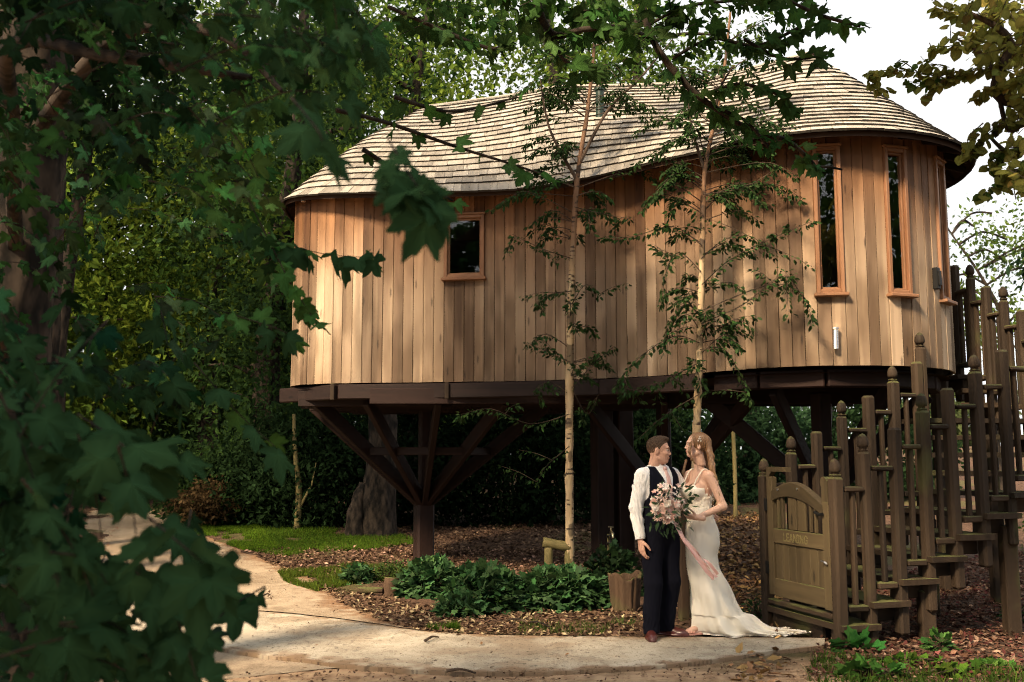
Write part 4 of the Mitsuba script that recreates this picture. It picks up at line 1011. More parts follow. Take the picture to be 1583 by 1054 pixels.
for u, v_ in ((1078, 987), (1090, 984)):
    c = G(u, v_) ; R = yaw(205)
    sole = trimesh.creation.extrude_polygon(shapely.LineString([(-.03, 0), (.10, 0)]).buffer(.036), .014, engine='earcut')
    parts = [(np.array(sole.vertices) @ R + c + [0, .02, .034], np.array(sole.faces))]
    for x in (.03, .06, .09): parts.append(place(tube(spline([[x, -.036, .02], [x + .01, 0, .05], [x + .02, .036, .02]], 8), .009, 6), R, c + [0, .02, .034]))
    ft = surfnet(lambda p: smin(cap(p, (-.03, 0, .06), (.06, 0, .025), .03, .026), cap(p, (.06, 0, .024), (.105, 0, .018), .028, .018), .02), (-.08, -.05, -.02), (.15, .05, .11), .006)
    sk = put('sandal', join(parts), 'sandal', bride, smooth=30)
    put('foot', place(ft, R, c + [0, .02, .045]), 'skin_woman', sk, smooth=True)

# ---------------------------------------------------------------- bouquet
bq = thing('bouquet', 'loose bouquet of blush pink and cream flowers held between the couple, trailing pink ribbon', 'bouquet')
BC = P(1032, 779, 8.70); HOLD = P(1047, 803, 8.80)
axis_ = unit(BC + [-.02, -.16, .04] - HOLD)
def petals(c, d, r, np_, cupd, layers, wid=.55):
    d = unit(d); a = unit(np.cross(d, [.3, .2, .9])); b = np.cross(d, a); out = []
    for l in range(layers):
        rl = r * (1 - .25 * l); lift = cupd + .5 * l
        for k in range(np_):
            an = 2 * np.pi * (k + .5 * l) / np_ + rng.normal(0, .12); e = a * math.cos(an) + b * math.sin(an); s = np.cross(d, e)
            rr_ = rl * rng.uniform(.85, 1.1)
            p = [c, c + e * rr_ * .5 + s * rr_ * wid * .5 + d * rr_ * lift * .5, c + e * rr_ * .9 + s * rr_ * wid * .32 + d * rr_ * lift * .75, c + e * rr_ * 1.05 + d * rr_ * lift * .8,
                 c + e * rr_ * .9 - s * rr_ * wid * .32 + d * rr_ * lift * .75, c + e * rr_ * .5 - s * rr_ * wid * .5 + d * rr_ * lift * .5, c + e * rr_ * .55 + d * rr_ * (lift * .5 - .08)]
            out.append((np.array(p), np.array([[0, 1, 6], [1, 2, 6], [2, 3, 6], [3, 4, 6], [4, 5, 6], [5, 0, 6]])))
    return join(out)
PINK = [(.85, .62, .53), (.82, .55, .47), (.86, .70, .61), (.78, .48, .41), (.88, .80, .72)]
for k_ in range(104):
    for _ in range(20):
        q = rng.normal(0, 1, 3) * [.078, .058, .076]
        if np.linalg.norm(q / [.145, .12, .15]) < 1: break
    d = unit(unit(q + [1e-3, 0, 0]) + np.array([-.1, -1.0, .35]))
    c = BC + q * [1, .6, 1] + d * .045
    big = k_ < 9
    m = petals(c, d, rng.uniform(.036, .046) if big else rng.uniform(.022, .034), 6 if big else 5, .5 if big else rng.uniform(.1, .5), 3 if big else 1, .9 if big else .5)
    col = np.array((.80, .72, .62) if k_ in (0, 3, 5) else PINK[rng.integers(5)]) * rng.uniform(.85, 1.08)
    tag(put('flower', m, 'matte_vc', bq, color=np.tile(col, (len(m[0]), 1))), None)
LT = np.array([[0, 0, 0], [.3, .16, .02], [.65, .14, .0], [1, 0, -.08], [.65, -.14, .0], [.3, -.16, .02], [.4, 0, -.03]]); LF = np.array([[0, 6, 1], [1, 6, 2], [2, 6, 3], [3, 6, 4], [4, 6, 5], [5, 6, 0]])
n_ = 190; q = rdir(n_) * [.128, .085, .135] * rng.uniform(.75, 1.25, (n_, 1)); q[:60] = np.array([.0, .02, -.13]) + rng.normal(0, 1, (60, 3)) * [.07, .04, .07]; q[60:110] = np.array([.15, .01, .0]) + rng.normal(0, 1, (50, 3)) * [.04, .04, .08]
m, colr = scatter(LT, LF, BC + q, frames(unit(q) + rng.normal(0, .5, (n_, 3)), rdir(n_) + [0, -.6, .5]), rng.uniform(.04, .085, n_), np.array([.035, .062, .030]) * rng.uniform(.6, 1.9, (n_, 1)) * [1, 1, 1])
labels[put('greenery', m, 'glossy_leaf', bq, color=colr)] = {'kind': 'stuff'}
put('stems', join([tube([HOLD + rng.normal(0, .006, 3) - axis_ * .09 + rng.normal(0, .015, 3), HOLD + rng.normal(0, .006, 3), BC + rng.normal(0, .05, 3)], .004, 5) for _ in range(16)]), 'stake_wood', bq)
for k_ in range(4):
    w0 = rng.normal(0, .008, 3)
    ctlp = [P(u + 2.0 * k_ * (i_ / 5) - 2, v + k_ * (3 - 1.4 * i_), y) + w0 for i_, (u, v, y) in enumerate(((1046, 805, 8.76), (1055, 828, 8.72), (1068, 849, 8.73), (1081, 868, 8.75), (1092, 882, 8.76), (1104, 894 + 3 * k_, 8.78)))]
    sp_ = spline(ctlp, 40); t = unit(np.gradient(sp_, axis=0)); tw_ = np.linspace(0, 5 + k_, 40) + k_
    side = unit(np.cross(t, [0, 1, 0])) * np.cos(tw_ * .6)[:, None] + np.array([0, 1, 0]) * (.7 * np.sin(tw_))[:, None]
    wv = .017 + .005 * np.sin(tw_)
    v = np.concatenate([sp_ + side * wv[:, None], sp_ - side * wv[:, None]]); i = np.arange(39)
    put('ribbon', (v, np.stack([i, i + 1, 41 + i, 40 + i], 1)), 'ribbon_silk', bq, smooth=True)

# ---------------------------------------------------------------- foliage tools
def lobed(L, rad, half=True):
    pts = []
    for a, r in L: pts.append((r * math.cos(math.radians(a)), r * math.sin(math.radians(a))))
    full = pts + [(x, -y) for x, y in pts[::-1] if y > 1e-6]
    o = np.array(full[::-1]); n = len(o)
    z = -.16 * (o ** 2).sum(1) + .10 * np.abs(o[:, 1])
    v = np.vstack([np.c_[o, z], [[.05, 0, .0]]]) + [.25, 0, 0]
    f = np.array([[n, (i + 1) % n, i] for i in range(n)])
    return v, f
SYC0 = [(0, 1.0), (8, .86), (15, .82), (22, .62), (29, .54), (36, .66), (42, .84), (47, .90), (54, .76), (64, .70), (74, .55), (84, .47), (94, .54), (106, .62), (118, .58), (135, .42), (160, .28), (180, .16)]
def curled(t, a, b, s):                                # leaf variants: curled, folded and with lobes of unequal length
    v = t[0].copy(); r = np.random.default_rng(s); x, y = v[:, 0] - .25, v[:, 1]
    v[:, :2] *= 1 + .16 * (r.random((len(v), 1)) - .5)
    v[:, 2] += a * x * np.abs(x) + b * np.abs(y) + .07 * np.sin(4 * x + 5 * y + s)
    return v, t[1]
SYC = [curled(lobed(SYC0, 1), a, b, s) for s, (a, b) in enumerate(((-.15, .1), (-.4, .25), (.1, -.2), (-.3, -.25), (-.05, .4)))]
OVAL = (np.array([[0, 0, 0], [.28, .20, .03], [.62, .19, .01], [1, 0, -.10], [.62, -.19, .01], [.28, -.20, .03], [.45, 0, -.03]]), np.array([[6, 0, 1], [6, 1, 2], [6, 2, 3], [6, 3, 4], [6, 4, 5], [6, 5, 0]])[:, ::-1])
DIA = (np.array([[0, 0, 0], [.45, .27, .05], [1, 0, -.06], [.45, -.27, .05]]), np.array([[0, 2, 1], [0, 3, 2]]))
IVY = lobed([(0, 1.0), (24, .62), (50, .80), (80, .52), (115, .66), (150, .42), (180, .2)], 1)
def shade_of(t):                                       # leaves are paler along the midrib and mottled
    r = np.random.default_rng(len(t[0])); v = t[0]
    m = 1 + .22 * (r.random(len(v)) - .5) - .25 * np.clip(np.abs(v[:, 1]) - .25, 0, 1); m[-1] = 1.45
    return m[:, None]
class Leaves:
    def __init__(s): s.p, s.d, s.n, s.s, s.c = [], [], [], [], []
    def add(s, p, d, n, size, c):
        s.p.append(np.atleast_2d(p)); s.d.append(np.atleast_2d(d)); s.n.append(np.atleast_2d(n)); s.s.append(np.atleast_1d(size)); s.c.append(np.atleast_2d(c))
    def get(s): return [np.concatenate(x) for x in (s.p, s.d, s.n, s.s, s.c)]
    def write(s, parent, tmpl, mat, parts=0, rest='foliage', part='leaf', rest_label=None):
        p, d, n, sz, c = s.get(); R = frames(d, n); ts_ = tmpl if isinstance(tmpl, list) else [tmpl]; wh = rng.integers(len(ts_), size=len(p))
        if parts:
            dep = p[:, 1] * math.cos(PITCH) + (p[:, 2] - EYE) * math.sin(PITCH)
            u = 791.5 + FOC * p[:, 0] / np.maximum(dep, .1); v = 527 - FOC * (-p[:, 1] * math.sin(PITCH) + (p[:, 2] - EYE) * math.cos(PITCH)) / np.maximum(dep, .1)
            ok = (dep > .3) & (u > 0) & (u < 1583) & (v > 0) & (v < 1054)
            o = np.argsort(-(sz / np.maximum(dep, .1)) * ok); big, small = o[:parts], o[parts:]
            cl = np.array([c[big[k::5]].mean(0) for k in range(5)])
            protos = [[mikit.ply(t_, mat, color=np.tile(q, (len(t_[0]), 1)) * shade_of(t_)) for t_ in ts_] for q in cl]
            for r, m in enumerate(big):
                scene[key(part, parent)] = {**protos[int(np.argmin(((cl - c[m]) ** 2).sum(1)))][wh[m]], 'to_world': mat4(R[m], sz[m], p[m])}
        else: small = np.arange(len(p))
        if len(small):
            got = [(m_, c_ * np.tile(shade_of(t_), (len(o_), 1)) if len(t_[0]) > 8 else c_) for (m_, c_), t_, o_ in ((scatter(*t_, p[o_], R[o_], sz[o_], c[o_]), t_, o_) for t_, o_ in ((t_, small[wh[small] == i_]) for i_, t_ in enumerate(ts_)))]
            m, col = join([x[0] for x in got]), np.vstack([x[1] for x in got])
            k = put(rest, m, mat, parent, color=col)
            if parent: labels[k] = {'kind': 'stuff'}
            return k
def jitter(base, n, a=.3):
    return np.array(base) * np.exp(rng.normal(0, a, (n, 1))) * (1 + rng.normal(0, a * .3, (n, 3)))
CAMDIR = lambda p: unit(np.array([0, 0, EYE]) - p)
def leafy_twig(L, tw, pts, n, size, col, r=.0032, up=.6, cam=.4, droop=.55, spread=.8, start=.1, jit=.3, pet=.4):
    n = int(n); sp_ = spline(pts, max(8, 4 * len(pts)))
    if tw is not None: tw.append(tube(sp_, np.linspace(r, r * .35, len(sp_)), 5))
    t = np.linspace(start, 1, n) + rng.normal(0, .02, n); t = np.clip(t, 0, 1) * (len(sp_) - 1)
    p = np.stack([np.interp(t, np.arange(len(sp_)), sp_[:, k]) for k in range(3)], 1)
    g = unit(np.gradient(sp_, axis=0)); g = np.stack([np.interp(t, np.arange(len(sp_)), g[:, k]) for k in range(3)], 1)
    side = unit(np.cross(g, [0, 0, 1.0])) * np.where(np.arange(n) % 2, 1, -1)[:, None]
    d = unit(g * .5 + side * spread + np.array([0, 0, -droop]) + rng.normal(0, .35, (n, 3)))
    nn = np.array([0, 0, up]) + CAMDIR(p) * cam + rng.normal(0, .45, (n, 3))
    sz = size * rng.uniform(.55, 1.2, n)
    L.add(p + d * (sz * pet * .3)[:, None], d, nn, sz, jitter(col, n, jit))
def in_poly(poly, n):
    g = shapely.Polygon(poly); x0_, y0_, x1_, y1_ = g.bounds; out = np.zeros((0, 2))
    while len(out) < n:
        q = np.c_[rng.uniform(x0_, x1_, 4 * n), rng.uniform(y0_, y1_, 4 * n)]
        out = np.vstack([out, q[shapely.contains_xy(g, q[:, 0], q[:, 1])]])
    return out[:n]

# ---------------------------------------------------------------- the big sycamore on the left, whose leaves hang close to the viewer
syc = thing('sycamore_tree', 'large sycamore on the left with dark lobed leaves hanging close to the viewer', 'tree')
TX, TY = -3.55, 7.0
trunk = [[TX, TY, -.3], [TX + .02, TY, .8], [TX - .05, TY + .05, 2.5], [TX + .05, TY, 4.5], [TX, TY - .1, 7.0], [TX - .2, TY - .2, 10]]
tm = tube(spline(trunk, 160), np.interp(np.linspace(0, 1, 160), [0, .07, .3, .7, 1], [.48, .36, .31, .24, .10]), 60)
put('trunk', gnarl((tm[0], tm[1]), .035, 9, 1.6), 'dark_bark', syc, smooth=True)
L, tw, limbs = Leaves(), [], []
GRN = (.028, .068, .024); GRN2 = (.050, .110, .030)
def limb(pts, r0, r1, n=26): limbs.append(tube(spline(pts, n), np.linspace(r0, r1, n), 9, .12, len(limbs)))
limb([[TX, TY, 3.0], [-2.9, 5.6, 3.5], [-2.2, 4.2, 3.4], [-1.5, 3.6, 3.1], [-.9, 3.3, 2.9]], .055, .012)
limb([[TX, TY, 2.2], [-3.1, 5.8, 2.5], [-2.5, 4.4, 2.0], [-1.8, 3.3, 1.5], [-1.3, 2.7, 1.1]], .05, .012)
limb([[TX, TY, 3.8], [-2.6, 6.2, 4.3], [-1.7, 5.4, 4.0], [-1.2, 5.0, 3.5]], .065, .012)
limb([[TX, TY, 5.2], [-2.2, 6.9, 6.1], [-.4, 7.1, 6.3], [.5, 7.2, 5.9], P(985, -30, 7.3)], .11, .05)
def fill(poly, y, n, size, nleaf, col, length=.5, dirn=(.7, -.1, -.4), **k):
    for u, v in in_poly(poly, n):
        d_ = rng.uniform(*y); e = P(u, v, d_); dd = unit(np.array(dirn) + rng.normal(0, .45, 3)) * length * rng.uniform(.6, 1.2)
        leafy_twig(L, tw, [e - dd, e - dd * .45 + [0, 0, .05], e], nleaf, size, col, **k)
fill([(-60, -60), (540, -60), (580, 60), (520, 140), (430, 190), (330, 230), (180, 280), (-60, 330)], (3.2, 5.8), 84, .064, 9, GRN, jit=.5)
fill([(-60, -60), (380, -60), (330, 120), (160, 180), (-60, 240)], (2.8, 4.2), 24, .072, 7, (.012, .030, .014))
fill([(420, -40), (620, -40), (640, 80), (600, 150), (520, 150), (430, 120)], (2.5, 3.4), 24, .068, 7, (.040, .095, .036), .4)
fill([(-40, 300), (180, 290), (330, 300), (420, 380), (430, 560), (330, 600), (120, 620), (-40, 620)], (4.0, 6.4), 30, .068, 8, GRN, jit=.5)
fill([(300, 240), (420, 220), (430, 290), (420, 360), (330, 360)], (3.6, 5.0), 12, .068, 8, GRN2, jit=.5)
fill([(-60, 520), (130, 500), (290, 580), (300, 660), (150, 720), (-60, 760)], (2.7, 3.9), 24, .076, 7, (.020, .050, .022), jit=.5)
fill([(-60, 700), (60, 690), (150, 820), (180, 900), (240, 1010), (340, 1080), (-60, 1100)], (2.2, 3.7), 40, .080, 8, (.015, .038, .019), jit=.5)
fill([(130, 820), (250, 840), (330, 880), (330, 950), (370, 1060), (200, 1060), (130, 930)], (2.2, 3.0), 13, .088, 6, (.024, .058, .026), .35)
for pts, n, s_z in (([(600, 215, 2.3), (630, 265, 2.2), (650, 295, 2.15), (668, 322, 2.12)], 12, .082), ([(590, 250, 2.3), (605, 290, 2.2), (620, 320, 2.15)], 7, .08), ([(450, 150, 2.2), (490, 200, 2.1), (500, 225, 2.1)], 4, .09),
                    ([(330, 330, 4.6), (430, 372, 4.5), (500, 392, 4.5), (575, 398, 4.5)], 14, .10), ([(380, 300, 4.5), (440, 420, 4.4), (470, 470, 4.4), (490, 500, 4.4)], 12, .095), ([(340, 480, 4.2), (420, 505, 4.2), (455, 520, 4.2)], 8, .095), ([(300, 560, 3.6), (370, 640, 3.6), (425, 690, 3.6)], 6, .10),
                    ([(230, 800, 2.2), (290, 850, 2.1), (325, 880, 2.1)], 6, .115), ([(120, 640, 2.6), (180, 680, 2.5), (230, 720, 2.5), (285, 700, 2.6)], 9, .12)):
    leafy_twig(L, tw, [P(*q) for q in pts], n, s_z, (.040, .085, .042) if pts[0][2] < 2.4 else GRN2, cam=.25)
# branches from above the frame in front of the roof
for pts, n in (([(985, -30, 7.3), (1008, 60, 7.3), (1060, 130, 7.35), (1110, 170, 7.4), (1160, 200, 7.5), (1215, 216, 7.6), (1250, 245, 7.7), (1262, 259, 7.7)], 40), ([(1262, 259, 7.7), (1280, 258, 7.7), (1302, 262, 7.7)], 0),
               ([(1040, 90, 7.3), (1100, 60, 7.2), (1170, 70, 7.1), (1240, 40, 7.0)], 34), ([(1080, 150, 7.4), (1140, 130, 7.3), (1200, 145, 7.3), (1230, 170, 7.3)], 26), ([(1000, 40, 7.3), (1060, 10, 7.2), (1140, 0, 7.1), (1230, -10, 7.0)], 34), ([(1100, 165, 7.4), (1150, 185, 7.4), (1190, 230, 7.4)], 14),
               ([(820, -30, 6.4), (850, 50, 6.4), (905, 45, 6.4), (960, 42, 6.5), (1010, 60, 7.3)], 26), ([(600, 10, 6.2), (680, 45, 6.2), (760, 75, 6.2), (790, 60, 6.2)], 20), ([(830, 20, 6.4), (870, 90, 6.4), (912, 112, 6.5)], 14), ([(1180, -20, 6.6), (1260, 20, 6.6), (1330, 40, 6.6)], 16), ([(1150, 60, 7.0), (1210, 90, 7.0), (1275, 85, 7.0)], 16)):
    q = [P(*x) for x in pts]
    if n: leafy_twig(L, None, q, n, .105, (.035, .075, .022), spread=1.2, pet=1.2, cam=.2)
    limb(q, .030 if pts[0][0] in (985, 820) else .013, .012 if pts[0][0] != 1262 else .008, 24)
fill([(640, -40), (1330, -40), (1260, 60), (1150, 90), (1000, 30), (900, 70), (760, 60), (650, 80)], (6.2, 7.4), 46, .10, 7, (.034, .078, .020), .5)
for pts, n in (([(520, 170, 5.4), (600, 190, 5.6), (700, 225, 5.8), (780, 250, 5.9), (835, 268, 6.0)], 8), ([(560, 230, 5.5), (640, 280, 5.6), (700, 310, 5.7)], 4), ([(610, 150, 5.6), (700, 172, 5.8), (800, 150, 6.0)], 6)):
    q = [P(*x) for x in pts]; limb(q, .014, .006, 20)
    leafy_twig(L, None, q, n, .10, GRN2)
# crown clusters added out of view to shade leaves, couple, stairs and ground
n_ = 5200
for c_, r_, m_ in (((-4.9, .9, 6.2), (2.2, 1.6, 1.3), 1300), ((-2.3, 3.0, 6.0), (.9, .8, .5), 230), ((-2.3, 4.5, 6.1), (.9, 1.0, .5), 70), ((-2.0, 6.1, 6.2), (1.0, .8, .5), 330), ((-3.2, -.8, 5.6), (2.4, 2.4, 1.3), 1300), ((-3.4, 7.4, 8.3), (1.8, 2.0, 1.6), 700), ((1.0, 4.9, 6.1), (1.25, 1.1, .7), 520)):
    q = rdir(m_) * rng.uniform(.2, 1, (m_, 1)) ** .45 * r_ + c_
    L.add(q, rdir(m_) + [0, 0, -.5], rdir(m_) * .7 + [0, 0, 1.0], rng.uniform(.16, .26, m_), jitter(GRN, m_))
k = key('limb', syc); scene[k] = ply(join(limbs), 'dark_bark', smooth=True)
put('twigs', join(tw), 'dark_bark', syc); labels[syc + '__twigs'] = {'kind': 'stuff'}
L.write(syc, SYC, 'glossy_leaf', 300)

# ---------------------------------------------------------------- birches in front of the treehouse
def birch(name_label, trunk_pts, y, r0, branches, autos, top_forks):
    k = thing('birch_tree', name_label, 'tree')
    tp_ = spline([P(u, v, y + dy) for u, v, dy in trunk_pts], 60); tp_[0][2] = -.1
    tw_ = []
    put('trunk', tube(tp_, np.linspace(r0, r0 * .25, 60) * (1 + .08 * rng.normal(size=60)), 12, .12, 4), 'birch_bark', k, smooth=True)
    L = Leaves(); C = (.030, .058, .020)
    for pts in top_forks: tw_.append(tube(spline([P(*q) for q in pts], 20), np.linspace(r0 * .45, .006, 20), 7))
    for pts, n in branches:
        q = [P(*x) for x in pts]
        leafy_twig(L, tw_, q, n * 4.2, .066, C, r=.006, spread=.9, droop=.5, cam=.15, up=.5, pet=2.2)
        m = spline(q, 12)
        for _ in range(max(2, n // 14)):                # side shoots
            a_ = m[rng.integers(3, 12)]; b_ = a_ + rng.normal(0, 1, 3) * [.20, .12, .17] - [0, 0, .08]
            leafy_twig(L, tw_, [a_, (a_ + b_) / 2 + [0, 0, .02], b_], 26, .066, C, r=.004, cam=.15, up=.5, pet=2.0)
    for v0, v1, reach, n, cnt in autos:
        for _ in range(cnt):
            v = rng.uniform(v0, v1); px_ = [791.5 + FOC * p[0] / (p[1] * math.cos(PITCH) + (p[2] - EYE) * math.sin(PITCH)) for p in tp_]
            hz = [527 - FOC * (-p[1] * math.sin(PITCH) + (p[2] - EYE) * math.cos(PITCH)) / (p[1] * math.cos(PITCH) + (p[2] - EYE) * math.sin(PITCH)) for p in tp_]
            a_ = tp_[int(np.argmin(np.abs(np.array(hz) - v)))]; an = rng.uniform(0, 2 * np.pi); ln = reach * rng.uniform(.5, 1.1) / FOC * y
            b_ = a_ + ln * np.array([math.cos(an), .45 * math.sin(an), rng.uniform(.0, .55)])
            e_ = b_ + ln * .35 * np.array([math.cos(an), .4 * math.sin(an), -.6])
            leafy_twig(L, tw_, [a_, (a_ * .4 + b_ * .6) + [0, 0, .03], b_, e_], int(n * 2.5), .066, C, r=.006, spread=.9, cam=.15, up=.5, start=.25, pet=2.2)
    put('branches', join(tw_), 'bark', k); labels[k + '__branches'] = {'kind': 'stuff'}
    kk = L.write(k, OVAL, 'glossy_leaf', 0, 'crown'); return k
birch('slender pale birch before the wall midway, rising from the log rail', [(881, 905, .15), (880, 700, .05), (882, 500, 0), (886, 380, 0), (893, 270, 0), (907, 180, .05), (917, 90, .1), (925, -20, .15)], 11.45, .052,
      [([(882, 560, 11.4), (850, 545, 11.35), (815, 530, 11.3)], 16), ([(884, 600, 11.4), (920, 560, 11.3), (950, 535, 11.3)], 16), ([(880, 640, 11.4), (820, 655, 11.2), (760, 632, 11.0), (715, 640, 10.9)], 28), ([(882, 610, 11.5), (850, 590, 11.4), (830, 600, 11.4)], 10),
       ([(880, 690, 11.4), (845, 720, 11.2), (830, 745, 11.2)], 10), ([(884, 450, 11.4), (850, 455, 11.3), (828, 470, 11.3)], 16), ([(884, 470, 11.4), (905, 440, 11.3), (925, 455, 11.3)], 10), ([(886, 400, 11.4), (840, 385, 11.3), (792, 362, 11.2)], 14), ([(888, 320, 11.4), (930, 330, 11.3), (975, 338, 11.2)], 16),
       ([(884, 600, 11.45), (908, 640, 11.4), (925, 610, 11.4)], 0)],
      [(120, 330, 95, 34, 32), (40, 160, 85, 32, 18), (300, 440, 60, 20, 7), (470, 600, 55, 20, 8)],
      [[(897, 250, 11.45), (940, 170, 11.5), (990, 120, 11.6), (1040, 60, 11.7)], [(893, 280, 11.45), (850, 200, 11.4), (835, 120, 11.4)]])
birch('second slender birch right of the other, rising behind the bride', [(1068, 970, .1), (1076, 690, .05), (1080, 590, 0), (1084, 450, 0), (1087, 320, 0), (1090, 260, 0), (1104, 190, .05), (1118, 120, .1), (1130, 10, .15)], 10.35, .046,
      [([(1085, 440, 10.3), (1130, 400, 10.2), (1190, 370, 10.1), (1255, 342, 10.0)], 34), ([(1084, 500, 10.3), (1150, 470, 10.2), (1200, 430, 10.1), (1225, 428, 10.1)], 28), ([(1085, 480, 10.3), (1190, 440, 10.2), (1240, 455, 10.1), (1256, 500, 10.1)], 22), ([(1086, 380, 10.3), (1040, 350, 10.3), (980, 365, 10.3), (930, 368, 10.3)], 34),
       ([(1084, 420, 10.3), (1050, 390, 10.3), (1030, 420, 10.2), (1022, 470, 10.2)], 26), ([(1084, 400, 10.3), (1120, 370, 10.2), (1160, 365, 10.2), (1195, 395, 10.2)], 26), ([(1082, 530, 10.3), (1040, 520, 10.2), (980, 560, 10.2), (950, 600, 10.2)], 34), ([(1082, 560, 10.3), (1020, 590, 10.2), (960, 610, 10.2)], 30),
       ([(1082, 540, 10.3), (1120, 540, 10.2), (1150, 590, 10.2), (1160, 620, 10.2)], 30), ([(1080, 610, 10.3), (1030, 640, 10.2), (985, 680, 10.2)], 24), ([(1083, 490, 10.3), (1060, 470, 10.2), (1035, 500, 10.2), (1025, 540, 10.2)], 26), ([(1082, 520, 10.3), (1110, 480, 10.2), (1130, 500, 10.2)], 24), ([(1086, 330, 10.3), (1030, 300, 10.2), (1000, 310, 10.2)], 30), ([(1087, 300, 10.3), (1150, 290, 10.1), (1200, 260, 10.1)], 26)],
      [(180, 330, 110, 36, 34), (60, 220, 100, 30, 20), (330, 480, 70, 24, 9), (480, 600, 75, 24, 10)],
      [[(1090, 265, 10.35), (1070, 200, 10.4), (1062, 130, 10.4)], [(1102, 200, 10.4), (1112, 140, 10.4), (1135, 100, 10.3)]])

# ---------------------------------------------------------------- bronze leaved tree reaching in from the right
rt = thing('maple_tree', 'bronze green tree branch hanging in from the top right against the sky', 'tree')
L, tw, limbs = Leaves(), [], []
limb([[6.2, 4.5, -.2], [6.0, 4.6, 2.0], [5.8, 4.9, 4.0], [5.2, 5.6, 5.2]], .2, .09); limb([[5.8, 4.9, 4.0], P(1600, 160, 6.6), P(1560, 60, 6.6), P(1500, 20, 6.6)], .06, .012); limb([P(1600, 160, 6.6), P(1560, 200, 6.7), P(1530, 100, 6.7), P(1480, 60, 6.7)], .025, .006)
limb([[5.8, 4.9, 4.0], P(1600, 260, 6.6), P(1555, 235, 6.7), P(1520, 200, 6.8)], .04, .006)
RND = lobed([(0, 1.0), (22, .80), (48, .72), (85, .62), (125, .55), (160, .32), (180, .2)], 1)
BRZ = (.17, .165, .04)
for pts, n, c in (([(1600, 10, 6.6), (1540, 20, 6.6), (1480, 20, 6.6), (1450, 10, 6.6)], 26, BRZ), ([(1600, 60, 6.6), (1530, 60, 6.6), (1480, 70, 6.7), (1440, 72, 6.7)], 30, BRZ), ([(1590, 90, 6.7), (1530, 105, 6.7), (1480, 110, 6.8), (1425, 92, 6.8)], 34, BRZ), ([(1520, 100, 6.8), (1470, 120, 6.8), (1420, 112, 6.9), (1375, 108, 6.9), (1345, 112, 7.0)], 36, BRZ),
                  ([(1480, 110, 6.8), (1450, 130, 6.8), (1430, 150, 6.8)], 14, BRZ), ([(1460, 115, 6.8), (1430, 130, 6.9), (1405, 125, 6.9)], 14, (.06, .09, .02)), ([(1600, 130, 6.6), (1540, 130, 6.6), (1510, 150, 6.7)], 24, BRZ), ([(1600, 180, 6.6), (1550, 190, 6.6), (1520, 215, 6.7), (1505, 235, 6.7)], 30, (.07, .075, .02)), ([(1600, 230, 6.6), (1550, 230, 6.6), (1530, 260, 6.7)], 24, (.05, .08, .02)),
                  ([(1600, 250, 6.5), (1570, 265, 6.5), (1540, 285, 6.6), (1520, 300, 6.6)], 24, (.05, .09, .02)), ([(1420, 112, 6.9), (1395, 95, 6.9), (1385, 100, 6.9)], 8, (.06, .09, .02)), ([(1345, 110, 7.0), (1350, 130, 7.0), (1370, 140, 7.0)], 12, BRZ), ([(1520, 190, 6.7), (1500, 210, 6.7), (1488, 240, 6.7)], 12, BRZ)):
    leafy_twig(L, tw, [P(*q) for q in pts], n * 1.7, .058, c, r=.005, spread=1.1, pet=1.4, cam=.1)
for u, v in in_poly([(1600, -20), (1465, -20), (1480, 60), (1530, 150), (1545, 200), (1550, 280), (1600, 300)], 80):
    e = P(u, v, rng.uniform(6.2, 7.2)); dd = unit(np.array([-.6, .1, -.4]) + rng.normal(0, .5, 3)) * .3
    leafy_twig(L, tw, [e - dd, e], 9, .06, BRZ, r=.004, pet=1.2)
scene[key('limb', rt)] = ply(join(limbs), 'bark', smooth=True)
put('twigs', join(tw), 'bark', rt); labels[rt + '__twigs'] = {'kind': 'stuff'}
L.write(rt, RND, 'leaf', 300)

